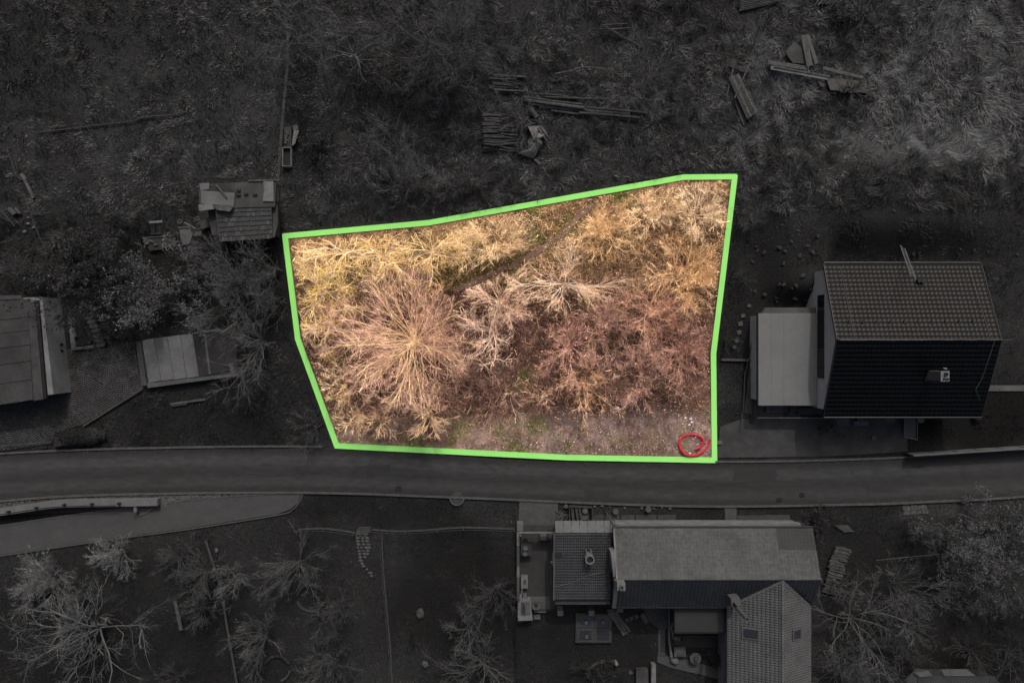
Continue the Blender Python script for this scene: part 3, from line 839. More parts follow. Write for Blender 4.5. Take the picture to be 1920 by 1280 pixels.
    # small chimney at the gable
    c = MB(); c.box(7.35, -16.5, 3.2, .55, .5, 2.1); c = c.build('chimney', M['white2'], root)
    MB().ring(7.35, -16.5, 5.301, .17, .11, .2, 12).build('flue', M['metal'], c)
    MB().box(7.05, -15.3, 3.2, .34, 1.7, 1.1, .12).build('gable_pier', M['white2'], root)
    # valley chimney with steel flue
    c = MB(); c.box(15.25, -17.75, 2.6, .62, .55, 2.1, .1); c = c.build('chimney', M['conc'], root)
    f = MB(); f.ring(15.2, -17.95, 4.7, .14, .1, 2.4, 12); f.build('flue', M['metal'], c)
    f = MB(); f.tube([(15.1, -17.8, 4.7), (15.1, -17.8, 5.3)], .06, 8); f.build('flue', M['metal_d'], c)
    # lower flat roof and the covered passage below it
    MB().box(13.35, -19.6, 2.45, 3.5, 2.15, .16).build('flat_roof', M['felt'], root)
    g = MB(); g.box(11.57, -19.6, 2.45, .08, 2.2, .2); g.box(13.3, -20.72, 2.45, 3.5, .08, .2); g.build('roof_edge', M['metal_d'], root)
    MB().box(13.4, -19.3, 0, 3.2, 1.3, 2.44).build('annex_wall', M['conc_d'], root)
long_house()

# --- low tiled outbuilding on the end of the long house
def side_building():
    xa, xb, yn, ys = 3.0, 7.0, -13.55, -18.35
    zn, zs = 3.0, 2.65
    root = thing('outbuilding', 'low brown tiled outbuilding with a round chimney pot beside the terrace', 'outbuilding', (5, -16, 0))
    w = MB(); w.box(5.05, -15.95, 0, 3.6, 4.3, 2.4); w.build('wall', M['white2'], root)
    b = [(xa, ys, zs-.14), (xb, ys, zs-.14), (xb, yn, zn-.14), (xa, yn, zn-.14)]
    r = MB().hull8(b, [(p, q, z+.12) for p, q, z in b]).build('roof', M['metal_d'], root)
    tiles('roof_tiles', M['tile_o'], r, (xa, ys, zs), (xb-xa, 0, 0), (0, yn-ys, zn-zs), 26, 24, .022)
    MB().beam((xa-.03, ys, zs+.02), (xa-.03, yn, zn+.02), .08, .16).build('verge', M['conc'], root)
    MB().box(5.05, ys-.2, zs-.32, 3.9, .42, .12).build('eave_board', M['conc_d'], root)
    # pale sheet awning, corrugated
    n = 22
    for i in range(7):
        x0 = 3.07+i*.58
        MB().hull8([(x0, -13.5, 2.85), (x0+.55, -13.5, 2.85), (x0+.55, -12.75, 2.55), (x0, -12.75, 2.55)], [(x0, -13.5, 2.93+.012*(i % 2)), (x0+.55, -13.5, 2.93+.012*(i % 2)), (x0+.55, -12.75, 2.63+.012*(i % 2)), (x0, -12.75, 2.63+.012*(i % 2))]).build('roof_sheet', M['pale'], root)
    # round chimney
    c = MB().ring(5.42, -15.18, 2.75, .32, .25, 1.0, 20).build('chimney_pot', M['white2'], root)
    MB().cyl(5.42, -15.18, 2.8, .25, .75, 16).build('flue', M['black'], c)
    for dx, dy in ((-.2, .32), (.12, .36), (-.22, -.42), (.08, -.4)):
        MB().box(5.42+dx, -15.18+dy, 2.85, .12, .35, .5).build('stay', M['conc'], c)
    for q, (x, y, sx, sy) in enumerate(((3.28, -15.15, .5, .3),)):
        MB().box(x, y, 2.86, sx, sy, .1).build('roof_hatch', M['black'], root)
    MB().tube([(xa+.05, -17.35, 2.82), (4.2, -17.1, 2.85), (5.3, -16.55, 2.9), (6.5, -16.3, 2.92)], .012, 5).build('cable', M['metal'], root)
side_building()

# --- flat roofed building at the courtyard
def flat_building():
    root = thing('garage', 'flat roofed building with pale roof panels beside the cobbled yard', 'garage', (-36, -1, 0))
    z = 2.2
    rot = lambda x, y: (x, y)
    MB().prism([(-40, -4.6), (-33.02, -3.8), (-33.85, 3.2), (-40, 3.0)], 0, z-.18).build('wall', M['wall_l'], root)
    edges = [(px, a) for px, a in ((-400, 0), (72, 0))]
    ys = [(562, 572), (597, 598), (622, 624), (650, 650), (681, 683), (717, 720), (757, 757)]
    ysl = [566, 600, 626, 654, 686, 722, 762]; ysr = [560, 595, 620, 647, 677, 712, 750]
    def xr(y): return 52+(y-560)*.055
    for i in range(6):
        poly = PP([(-70, ysl[i]+8), (xr(ysr[i]), ysr[i]), (xr(ysr[i+1]), ysr[i+1]-1), (-70, ysl[i+1]+7)], z)
        MB().prism(poly, z-.18, z+.02+.006*(i % 2)).build('roof_panel', M['roofc'], root)
    MB().prism(PP([(53, 565), (66, 563), (82, 748), (64, 751)], z), z-.18, z+.05).build('roof_edge', M['conc_d'], root)
    MB().prism(PP([(66.4, 563), (71, 563), (87, 746), (82.4, 748)], z), z-.18, z+.0).build('gutter', M['metal_d'], root)
    MB().prism(PP([(-70, 555), (40, 553), (40, 560), (-70, 565)], z), z-.3, z-.05).build('roof_step', M['conc_d'], root)
    for y in (1.85, 1.35, -.25, -.7):
        xw = -33.85+(3.2-y)*.1186
        o = MB().box(xw+.0, y, .42, .04, .2, .26, .118).build('window', M['black'], root)
        MB().box(xw+.022, y, .45, .012, .14, .2, .118).build('pane', M['glass'], o)
flat_building()

# --- concrete deck (flat garage roof) behind the bank
def concrete_deck():
    z = .45
    root = thing('concrete_deck', 'pale concrete deck with two dark damp bays beside the cobbled yard', 'deck', (*P2(340, 680), 0))
    body = PP([(254, 640), (362, 625), (440, 612), (446, 702), (372, 716), (275, 725)], z)
    MB().prism(body, -.05, z-.06).build('deck_base', M['conc_dd'], root)
    top = [(254, 640), (266, 638), (289, 634), (313, 631), (338, 628), (361, 625)]
    bot = [(276, 725), (278.5, 724.5), (302, 721), (326, 718.5), (350, 716), (373, 713)]
    for i in range(1, 5):
        poly = PP([(top[i][0]+.5, top[i][1]), (top[i+1][0]-.3, top[i+1][1]), (bot[i+1][0]-.3, bot[i+1][1]-8), (bot[i][0]+.5, bot[i][1]-7)], z)
        MB().prism(poly, z-.06, z+.008*(i % 2)).build('deck_panel', M['pale'], root)
    MB().prism(PP([(255, 641), (264, 639), (276, 723), (266, 722)], z), z-.06, z+.05).build('deck_edge', M['conc_d'], root)
    MB().prism(PP([(276.5, 718), (446, 699), (447, 704), (277, 727)], z), z-.06, z+.03).build('deck_edge', M['conc'], root)
    MB().prism(PP([(361, 623), (412, 615), (413, 620), (362, 627)], z), z-.06, z+.03).build('deck_edge', M['conc'], root)
    for a in ([(364, 629), (382, 626), (391, 703), (374, 706)], [(386, 626), (406, 622), (428, 696), (396, 701)]):
        o = MB().prism(PP(a, z), z-.06, z-.02).build('deck_bay', M['conc_dd'], root)
    MB().prism(PP([(382.5, 626), (385.5, 626), (395.5, 701), (391.5, 702)], z), z-.06, z+.02).build('deck_rib', M['conc'], root)
    MB().prism(PP([(430, 682), (437, 680), (441, 698), (434, 699)], z), z-.06, z+.12).build('end_block', M['conc'], root)
concrete_deck()

# --- old shed
def old_shed():
    root = thing('shed', 'old shed with mossy tiles and patched sheet roof beside the plot corner', 'shed', (*P2(450, 390), 0))
    z = 2.1
    q = lambda pts, zz=z: PP(pts, zz)
    MB().prism(q([(385, 352), (512, 345), (512, 440), (400, 442)], 1.5), 0, 1.75).build('wall', M['wood_d'], root)
    b = [(*P2(372, 346, 2.2), 2.1), (*P2(518, 338, 2.2), 2.1), (*P2(516, 388, z+.1), 2.2), (*P2(376, 392, z+.1), 2.2)]
    MB().hull8(b[::-1], [(x, y, zz+.08) for x, y, zz in b][::-1]).build('flat_roof', M['conc_d'], root)
    MB().hull8(*[[(*P2(x, y, 2.4), zz) for x, y in ((395, 347), (420, 344), (442, 361), (400, 363))] for zz in (2.3, 2.33)]).build('roof_patch', M['felt'], root)
    for pts, mm, nm in (([(377, 357), (441, 362), (438, 389), (400, 386), (378, 382)], 'pale', 'tin_sheet'), ([(374, 344), (392, 343), (393, 355), (376, 357)], 'pale', 'round_lid'),
                        ([(372, 384), (398, 383), (402, 392), (374, 396)], 'white2', 'cloth_scrap'), ([(494, 340), (513, 340), (513, 378), (493, 377), (495, 360)], 'white2', 'plastic_scrap')):
        zz = 2.34 if nm != 'cloth_scrap' else 2.42
        MB().prism(q(pts, zz), zz-.02, zz+.03).build(nm, M[mm], root)
    for i in range(5):
        MB().beam((*P2(398+i*2, 383.5+i*2.2, 2.46), 2.44+.01*i), (*P2(438-i*1.5, 387+i*2.2, 2.46), 2.44+.01*i), .09, .04).build('board', M['wood'], root)
    MB().beam((*P2(405, 346, 2.5), 2.5), (*P2(425, 370, 2.5), 2.5), .1, .06).build('batten', M['wood'], root)
    for x, y in ((447, 356), (447, 365), (461, 363), (478, 364)):
        MB().box(*P2(x, y, 2.35), 2.3, .3, .13, .1).build('brick', M['wood_d'], root)
    MB().beam((*P2(465, 338.5, 2.3), 2.25), (*P2(524, 337, 2.3), 2.25), .12, .06).build('edge_board', M['wood'], root)
    MB().beam((*P2(368, 350, 2.3), 2.25), (*P2(395, 348, 2.3), 2.25), .08, .06).build('edge_board', M['wood'], root)
    # tiled slope in stepped courses
    rows = 7
    P0, P1 = (403, 388), (510, 384); Q0, Q1 = (412, 451), (511, 445)
    for j in range(rows):
        a, c = j/rows, (j+1.25)/rows
        lp = lambda A, B, t: (A[0]+(B[0]-A[0])*t, A[1]+(B[1]-A[1])*t)
        n = 20
        z0, z1 = 2.2-.5*a, 2.2-.5*c
        L0, R0, L1, R1 = lp(P0, Q0, a), lp(P1, Q1, a), lp(P0, Q0, c), lp(P1, Q1, c)
        for i in range(n):
            t0, t1 = (i+.04)/n, (i+.96)/n
            dz = random.uniform(0, .02)
            sl = random.uniform(-.6, .6)
            b = [(*P2(*lp(L0, R0, t0), z0), z0), (*P2(*lp(L0, R0, t1), z0), z0), (*P2(lp(L1, R1, t1)[0], lp(L1, R1, t1)[1]+sl, z1), z1+.05+dz), (*P2(lp(L1, R1, t0)[0], lp(L1, R1, t0)[1]+sl, z1), z1+.05+dz)]
            MB().hull8(b[::-1], [(x, y, zz+.03) for x, y, zz in b][::-1]).build('tile', M['tile_m' if random.random() < .8 else 'conc'], root)
    MB().prism(q([(511, 381), (520, 384), (521, 420), (514, 445), (511, 445)], 1.9), 1.75, 1.9).build('side_sheet', M['conc_d'], root)
    MB().prism(q([(513, 342), (522, 346), (522, 378), (512, 378)], 1.9), 1.7, 1.88).build('side_sheet', M['felt'], root)
old_shed()

# --- corrugated shed at the bottom edge
def tin_shed():
    root = thing('shed', 'corrugated roofed garden shed with two pale roof lights among bare trees', 'shed', (*P2(1790, 1290), 0))
    z = 2.3
    MB().prism(PP([(1730, 1268), (1860, 1268), (1860, 1330), (1730, 1330)], 1.2), 0, 2.1).build('wall', M['wood_d'], root)
    b = [(*P2(1700, 1278, z), 2.0), (*P2(1720, 1254, z), 2.15), (*P2(1745, 1258, z), 2.2), (*P2(1722, 1300, z), 2.1)]
    MB().hull8(b[::-1], [(x, y, q+.06) for x, y, q in b][::-1]).build('side_roof', M['conc_d'], root)
    V = MB()
    x0 = P2(1722, 0, z)[0]; x1 = P2(1866, 0, z)[0]; yt = P2(0, 1267, z)[1]; yb = yt-3.0
    n = 44
    vs = []; fs = []
    for i in range(n*2+1):
        x = x0+(x1-x0)*i/(n*2); h = .035*(i % 2)
        vs += [(x, yt, z+h), (x, yb, z-.5+h), (x, yt, z+h-.02), (x, yb, z-.5+h-.02)]
    for i in range(n*2):
        a = 4*i; fs += [(a+1, a+5, a+4, a), (a+2, a+6, a+7, a+3), (a, a+4, a+6, a+2)]
    V.add(vs, fs); V.build('corrugated_roof', M['tile_m'], root)
    for pts in ([(1716, 1262), (1742, 1258), (1750, 1267), (1724, 1268)], [(1765, 1256), (1815, 1255), (1830, 1266), (1772, 1267)]):
        MB().prism(PP(pts, z+.1), z-.05, z+.1).build('roof_light', M['conc'], root)
tin_shed()
# ------------------------------------------------------------------ trees and shrubs
def _norm(v): return v/(np.linalg.norm(v, axis=-1, keepdims=True)+1e-9)
def grow_paths(rng, P0, D0, L0, K, wander, up):
    n = len(P0); P = np.zeros((n, K+1, 3)); P[:, 0] = P0; d = _norm(D0)
    st = (L0/K)[:, None]
    for k in range(K):
        d = _norm(d+rng.normal(0, wander, (n, 3))+np.array([0, 0, up]))
        P[:, k+1] = P[:, k]+d*st
    P[..., 2] = np.maximum(P[..., 2], .04)
    return P
def branching(rng, P0, D0, L0, R0, K0, wander, up, levels, keep=None):
    out = []
    P = grow_paths(rng, P0, D0, L0, K0, wander, up)
    R = R0[:, None]*np.linspace(1, .5, K0+1)[None]
    def vmask(P):
        if keep is None: return np.ones((P.shape[0], P.shape[1]-1), bool)
        ok = keep(P)
        return np.logical_and.accumulate(ok, 1)[:, 1:]
    ok = vmask(P); out.append((P, R, ok)); L = L0
    for (n, lr, a0, a1, K, wan, upp, rr, tmin) in levels:
        N = P.shape[0]; idx = np.repeat(np.arange(N), n)
        t = rng.uniform(tmin, 1, N*n)*(P.shape[1]-1)
        s = np.minimum(t.astype(int), P.shape[1]-2); f = (t-s)[:, None]
        good = ok[idx, s]
        idx, s, f, t = idx[good], s[good], f[good], t[good]
        A, B = P[idx, s], P[idx, s+1]
        p0 = A*(1-f)+B*f; tg = _norm(B-A)
        rv = rng.normal(0, 1, tg.shape); pv = _norm(rv-tg*(rv*tg).sum(1, keepdims=True))
        ang = rng.uniform(a0, a1, len(idx))[:, None]
        d = tg*np.cos(ang)+pv*np.sin(ang)
        Ln = L[idx]*lr*(1.15-.45*t/(P.shape[1]-1))*rng.uniform(.65, 1.35, len(idx))
        Rp = R[idx, s]
        Rn = np.maximum(Rp*rr, .0058)*np.exp(rng.normal(0, .28, len(idx)))
        P = grow_paths(rng, p0, d, Ln, K, wan, upp)
        R = Rn[:, None]*np.linspace(1, .45, K+1)[None]
        ok = vmask(P); L = Ln
        out.append((P, R, ok))
    return out
def branch_mesh(lvls, colfs, rng, sides=3):
    """arrays for one mesh out of several branch levels"""
    Vs, Fs, Cs = [], [], []; off = 0
    for (P, R, ok), cf in zip(lvls, colfs):
        sel = ok.any(1)
        P, R, ok = P[sel], R[sel], ok[sel]
        if not len(P): continue
        n, k1, _ = P.shape; S_ = sides
        ax = _norm(P[:, -1]-P[:, 0]); r = np.where(np.abs(ax[:, 2:3]) < .9, np.array([[0, 0, 1.]]), np.array([[1., 0, 0]]))
        u = _norm(np.cross(ax, r)); w = np.cross(ax, u)
        a = np.arange(S_)*2*np.pi/S_
        ring = u[:, None]*np.cos(a)[None, :, None]+w[:, None]*np.sin(a)[None, :, None]
        V = P[:, :, None]+ring[:, None]*R[:, :, None, None]
        ids = np.arange(n*k1*S_).reshape(n, k1, S_)+off
        nx = np.roll(ids, -1, 2)
        q = np.stack([ids[:, :-1], nx[:, :-1], nx[:, 1:], ids[:, 1:]], -1)[ok].reshape(-1, 4)
        c = cf(n)
        c = np.repeat(c, k1*S_, 0)
        Vs.append(V.reshape(-1, 3)); Fs.append(q); Cs.append(c); off += n*k1*S_
    V = np.concatenate(Vs); F = np.concatenate(Fs); C = np.concatenate(Cs)
    used, inv = np.unique(F, return_inverse=True)
    return V[used], inv.reshape(F.shape), C[used]
def jitcol(base, j=.22, alt=None, p=.3):
    base = np.array(base)
    def f(n):
        c = np.repeat(base[None], n, 0)
        if alt is not None:
            k = RNG.random(n) < p; c[k] = np.array(alt)
        return c*np.exp(RNG.normal(0, j, (n, 1)))
    return f
def inside_keep(P):
    x, y, z = P[..., 0], P[..., 1], P[..., 2]
    sh = x.shape; x, y, z = x.ravel(), y.ravel(), z.ravel()
    d = polydist(x, y, PLOT)
    ok = inpoly(x, y, PLOT) & (d > .24+.3*z)               # growth keeps lower toward the outline
    ok &= inpoly(x, y-.6*z, PLOT)
    ok &= polydist(x, y, FOOT+FOOT[::-1]) > .22+.08*z      # the trodden path stays open
    return ok.reshape(sh)
def outside_keep(P):
    x, y, z = P[..., 0].ravel(), P[..., 1].ravel(), P[..., 2].ravel()
    s = y-1.05*z
    return (~inpoly(x, y, PLOT) & (polydist(x, y, PLOT) > .45) & ~inpoly(x, s, PLOT) & (polydist(x, s, PLOT) > .25)).reshape(P.shape[:2])

def ring_dirs(rng, n, tilt0, tilt1, phase=0):
    a = phase+np.arange(n)*2.39996+rng.normal(0, .25, n)
    t = rng.uniform(tilt0, tilt1, n)
    return np.stack([np.cos(a)*np.sin(t), np.sin(a)*np.sin(t), np.cos(t)], 1), t
def plant_levels(kind, rng, base, r, h, keep, dens=1.0):
    b = np.array(base, float)
    if kind == 'fan':
        n = 70; D, t = ring_dirs(rng, n, .25, 1.3); L = np.minimum(h/np.maximum(np.cos(t), .2), r/np.maximum(np.sin(t), .25))*rng.uniform(.8, 1.08, n)
        P0 = b+np.stack([rng.normal(0, .15, n), rng.normal(0, .15, n), np.full(n, .02)], 1)
        return branching(rng, P0, D, L, rng.uniform(.015, .036, n), 8, .085, .02,
                         [(int(8*dens), .34, .2, .65, 4, .12, .02, .45, .3), (6, .5, .2, .8, 2, .14, .02, .65, .15), (4, .6, .2, .8, 1, .1, 0, .9, .2)], keep)
    if kind == 'gnarl':
        n = 10; th = h*.22
        D, t = ring_dirs(rng, n, .5, 1.25, rng.uniform(0, 6)); L = np.minimum(h/np.maximum(np.cos(t), .3), r/np.maximum(np.sin(t), .4))*rng.uniform(.75, 1.1, n)
        # trunk first, limbs from its top
        P0 = np.concatenate([[b], np.repeat([b+np.array([0, 0, th])], n, 0)])
        D = np.concatenate([[[0, 0, 1.]], D]); L = np.concatenate([[th*1.1], L]); R0 = np.concatenate([[.10*h/5+.02], rng.uniform(.03, .06, n)*(h/5)+.008])
        return branching(rng, P0, D, L, R0, 7, .17, .02,
                         [(int(9*dens), .5, .35, 1.0, 5, .2, .02, .55, .15), (6, .5, .3, .95, 3, .18, .02, .6, .1), (3, .55, .3, .9, 2, .15, 0, .8, .1)], keep)
    if kind == 'spread':   # trained orchard tree: many near-straight shoots from a low head
        n = 15; th = h*.2
        D, t = ring_dirs(rng, n, .25, 1.25, rng.uniform(0, 6)); L = np.minimum(r/np.sin(np.maximum(t, .5)), h*1.1)*rng.uniform(.75, 1.1, n)
        P0 = np.concatenate([[b], np.repeat([b+np.array([0, 0, th])], n, 0)])
        D = np.concatenate([[[0, 0, 1.]], D]); L = np.concatenate([[th*1.1], L]); R0 = np.concatenate([[.06*h/4], rng.uniform(.016, .03, n)])
        return branching(rng, P0, D, L, R0, 5, .16, .0,
                         [(int(9*dens), .5, .2, .65, 3, .12, .02, .65, .15), (6, .5, .2, .65, 2, .12, .02, .7, .15), (3, .5, .2, .7, 1, .1, 0, .8, .2)], keep)
    # fine: dense bush of thin shoots from the ground
    n = max(8, int(24*dens)); D, t = ring_dirs(rng, n, .1, 1.2); L = np.minimum(h/np.maximum(np.cos(t), .3), r/np.maximum(np.sin(t), .3))*rng.uniform(.6, 1.15, n)
    P0 = b+np.stack([rng.normal(0, .14*r, n), rng.normal(0, .14*r, n), np.full(n, .02)], 1)
    return branching(rng, P0, D, L, rng.uniform(.010, .022, n), 4, .10, .02,
                     [(int(7*dens), .5, .2, .75, 3, .15, .02, .65, .15), (5, .5, .2, .85, 2, .16, .02, .75, .1), (4, .6, .2, .9, 1, .1, 0, .9, .15)], keep)
_seed = [100]
def plant(name, kind, px, py, rpx, h, limb, twig, label, cat, group=None, keep=None, dens=1.0, alt=None, altp=.3, jit=.48, parts=('limbs', 'twigs'), root_at=None):
    _seed[0] += 1; rng = np.random.default_rng(_seed[0])
    x, y = P2(px, py, h*.55) if root_at is None else root_at
    z = float(bank(np.array(x), np.array(y)))
    r = rpx/S*(1-h*.55/H)
    root = thing(name, label, cat, (x, y, z), group)
    lv = plant_levels(kind, rng, (x, y, z), r, h, keep, dens)
    if not all(l[2].any() for l in lv): lv = plant_levels(kind, rng, (x, y, z), r*.6, h*.6, None, dens)
    n0 = 2 if kind in ('gnarl', 'fan', 'spread') else 1
    V, F, C = branch_mesh(lv[:n0], [jitcol(limb, .12)]*n0, rng, 5)
    npmesh(parts[0], V, [F], M['plant'], parent=root, cols=C, smooth=True)
    V, F, C = branch_mesh(lv[n0:], [jitcol(twig, jit, alt, altp)]*4, rng, 3)
    npmesh(parts[1], V, [F], M['plant'], parent=root, cols=C)['kind'] = 'stuff'
    return root, lv
def leaves_on(root, name, pts, size, cols, flat=.6):
    """leaf-sized two-triangle faces at the given points"""
    n = len(pts); rng = RNG
    nr = _norm(np.stack([rng.normal(0, flat, n), rng.normal(0, flat, n), np.abs(rng.normal(.8, .3, n))], 1))
    u = _norm(np.cross(nr, rng.normal(0, 1, (n, 3)))); v = np.cross(nr, u)
    s = size*rng.uniform(.6, 1.3, n)[:, None]
    V = np.stack([pts-u*s, pts+v*s*.45, pts+u*s, pts-v*s*.45], 1).reshape(-1, 3)
    return npmesh(name, V, [np.arange(4*n).reshape(n, 4)], M['plant'], parent=root, cols=np.repeat(cols, 4, 0))

STRAW = RGB(236, 202, 150); YEL = RGB(224, 186, 98); PINK = RGB(184, 140, 122); BRN = RGB(134, 100, 86); PALE = RGB(232, 206, 172); TAN = RGB(206, 160, 112); ROSE = RGB(214, 174, 150); DUSK = RGB(108, 84, 76); LICH = RGB(208, 178, 76)
GS = 'bare trees and shrubs on the outlined plot'
inp = dict(group=GS, keep=inside_keep)
plant('bare_tree', 'fan', 765, 640, 128, 5.6, RGB(244, 214, 158), RGB(196, 152, 134), 'largest bare tree of the plot, straight pale limbs fanning out like spokes', 'tree', alt=STRAW, altp=.14, dens=1.0, **inp)
for args in [
    ('bush', 'fine', 922, 452, 78, 3.0, STRAW, STRAW, 'fluffy straw coloured round bush on the upper side of the dirt path', PALE, .3, 1.2),
    ('bare_tree', 'gnarl', 640, 470, 78, 3.4, PALE, YEL, 'crooked lichen yellow tree nearest the upper corner by the shed', STRAW, .4, 1.1),
    ('bare_tree', 'gnarl', 712, 478, 76, 3.6, PALE, YEL, 'crooked yellow twigged tree between the corner tree and the thick pale limbed one', STRAW, .45, 1.1),
    ('bare_tree', 'gnarl', 806, 470, 66, 3.6, RGB(236, 208, 160), YEL, 'crooked tree with thick pale limbs where the band bends above the dirt path', PALE, .35, 1.),
    ('bare_tree', 'gnarl', 605, 545, 66, 3.2, PALE, LICH, 'lichen covered crooked tree against the side band above the fan shaped tree', STRAW, .4, 1.1),
    ('bare_tree', 'gnarl', 612, 612, 52, 2.8, PALE, YEL, 'small crooked yellow tree at the kink of the side band', ROSE, .4, .9),
    ('bush', 'fine', 640, 725, 48, 2.0, STRAW, PALE, 'pale straw bush between the fan shaped tree and the slanting band', YEL, .35, .8),
    ('bush', 'fine', 662, 790, 36, 1.4, STRAW, STRAW, 'low straw bush in the corner next to the road and slanting band', ROSE, .4, .7),
    ('bush', 'spread', 800, 780, 62, 2.0, STRAW, ROSE, 'drooping pinkish shoots below the fan shaped tree, near the road', STRAW, .4, .7),
    ('bush', 'spread', 712, 790, 48, 1.6, STRAW, STRAW, 'pale drooping shoots at the foot of the fan shaped tree by the low bush', ROSE, .4, .6),
    ('bare_tree', 'spread', 935, 565, 60, 3.2, PALE, ROSE, 'pale budded small tree just below the end of the dirt path', PALE, .4, 1.),
    ('bare_tree', 'gnarl', 925, 622, 62, 3.0, RGB(208, 182, 162), PALE, 'whitish crooked tree over the dark hollow beside the fan shaped tree', DUSK, .35, .8),
    ('bare_tree', 'spread', 1060, 530, 80, 3.6, RGB(234, 214, 190), PALE, 'whitish branching tree on the lower side of the dirt path', TAN, .4, 1.1),
    ('bush', 'fine', 1130, 435, 62, 2.2, STRAW, STRAW, 'straw bush beside the upper end of the dirt path', TAN, .45, 1.1),
    ('bush', 'fine', 1225, 400, 58, 2.2, PALE, STRAW, 'straw bush under the kink of the upper band', PALE, .4, 1.),
    ('bush', 'gnarl', 1305, 400, 62, 2.4, PALE, PALE, 'tangled pale branches in the far upper corner of the band', STRAW, .5, 1.2),
    ('bush', 'fine', 1295, 520, 78, 2.6, TAN, TAN, 'large tawny bush against the long side band', STRAW, .4, 1.2),
    ('bush', 'fine', 1230, 590, 78, 2.6, ROSE, PINK, 'pinkish bush next to the large tawny bush', TAN, .3, 1.),
    ('bush', 'fine', 1140, 600, 70, 2.4, PINK, BRN, 'brown bush in the shaded middle of the thicket', ROSE, .35, .9),
    ('bush', 'spread', 1070, 650, 62, 2.4, ROSE, PINK, 'reddish shoots right of the dark hollow', BRN, .4, 1.),
    ('bush', 'fine', 1285, 660, 56, 2.2, TAN, PINK, 'bush at the inward kink of the long side band', BRN, .4, 1.),
    ('bush', 'fine', 1200, 705, 66, 2.2, PINK, BRN, 'low brown bush above the gravelly corner', ROSE, .45, 1.),
    ('bush', 'fine', 1100, 715, 50, 1.8, STRAW, TAN, 'tawny low bush above the bare strip by the road', ROSE, .4, .9),
    ('bush', 'fine', 955, 745, 34, 1.5, PALE, PALE, 'few thin whitish stems standing on the bare strip by the road', ROSE, .3, .3),
    ('bush', 'fine', 1020, 745, 28, 1.3, PALE, ROSE, 'small tuft of bleached stems on the bare strip next to a mossy spot', STRAW, .3, .3),
    ('bush', 'fine', 905, 690, 52, 1.6, DUSK, DUSK, 'dark purplish brown bush in the hollow below the whitish tree', BRN, .4, .9),
]:
    root, lv = plant(args[0], args[1], args[2], args[3], args[4], args[5], args[6], args[7], args[8], 'tree' if args[0] == 'bare_tree' else 'bush', alt=args[9], altp=args[10], dens=args[11], **inp)
    if 'budded' in args[8] or 'lower side' in args[8] or 'whitish crooked' in args[8] or 'reddish' in args[8]:
        q = lv[-1][0][lv[-1][2].all(1)][:, -1]; q = q[RNG.random(len(q)) < .22]
        bp = np.array([RGB(196, 120, 98), RGB(222, 166, 138), RGB(168, 92, 76), RGB(230, 190, 160)])
        settags(leaves_on(root, 'buds', q, .055, bp[RNG.integers(0, 4, len(q))]), kind='stuff')

# tangled low growth between them: one mass nobody could count
def thicket():
    rng = np.random.default_rng(77)
    xy = scatter_poly(PLOT, 960, rng)
    x, y = xy.T; px = 960+x*S; py = 640-y*S
    d = polydist(x, y, PLOT); df = polydist(x, y, FOOT+FOOT[::-1]); g = green_amount(x, y)
    lowline = np.interp(px, [560, 860, 1000, 1150, 1340], [800, 790, 770, 745, 760])
    k = (d > .36) & (df > .6) & (py < lowline-4) & (rng.random(len(x)) > g*.75)
    k &= ~((np.hypot(px-765, py-640) < 122) & (rng.random(len(x)) < .85))
    k &= ~((np.hypot((px-915)/60, (py-675)/38) < 1) & (rng.random(len(x)) < .8))
    x, y, px, py, d = x[k], y[k], px[k], py[k], d[k]; m = len(x)
    hh = rng.uniform(.5, 1.5, m)*np.clip(d/1.6, .4, 1)
    # several stems per base
    q = 5; idx = np.repeat(np.arange(m), q)
    a = rng.uniform(0, 6.28, m*q); t = rng.uniform(.3, 1.35, m*q)
    D = np.stack([np.cos(a)*np.sin(t), np.sin(a)*np.sin(t), np.cos(t)], 1)
    P0 = np.stack([x[idx]+rng.normal(0, .15, m*q), y[idx]+rng.normal(0, .15, m*q), np.full(m*q, .06)], 1)
    L = hh[idx]*rng.uniform(.8, 1.5, m*q)
    lv = branching(rng, P0, D, L, np.full(m*q, .009), 3, .16, .02, [(5, .6, .25, .9, 2, .18, 0, .75, .1), (3, .6, .25, .9, 1, .2, 0, .85, .1)], inside_keep)
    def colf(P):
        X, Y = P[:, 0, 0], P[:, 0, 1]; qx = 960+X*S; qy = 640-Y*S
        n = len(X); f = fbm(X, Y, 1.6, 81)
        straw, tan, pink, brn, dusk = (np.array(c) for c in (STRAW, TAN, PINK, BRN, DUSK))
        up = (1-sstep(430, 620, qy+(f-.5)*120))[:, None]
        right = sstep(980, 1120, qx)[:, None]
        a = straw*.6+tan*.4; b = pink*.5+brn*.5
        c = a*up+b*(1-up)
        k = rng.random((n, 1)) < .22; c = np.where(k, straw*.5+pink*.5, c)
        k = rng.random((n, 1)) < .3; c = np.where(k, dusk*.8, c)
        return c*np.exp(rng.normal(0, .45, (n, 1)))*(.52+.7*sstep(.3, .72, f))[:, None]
    Vs, Fs, Cs, off = [], [], [], 0
    for i, l in enumerate(lv):
        sel = l[2].any(1); l = tuple(q_[sel] for q_ in l)
        c = colf(l[0])
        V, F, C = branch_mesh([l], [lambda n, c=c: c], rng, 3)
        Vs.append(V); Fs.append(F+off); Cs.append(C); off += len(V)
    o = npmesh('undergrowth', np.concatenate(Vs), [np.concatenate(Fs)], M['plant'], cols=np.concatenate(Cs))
    settags(o, kind='stuff')
thicket()

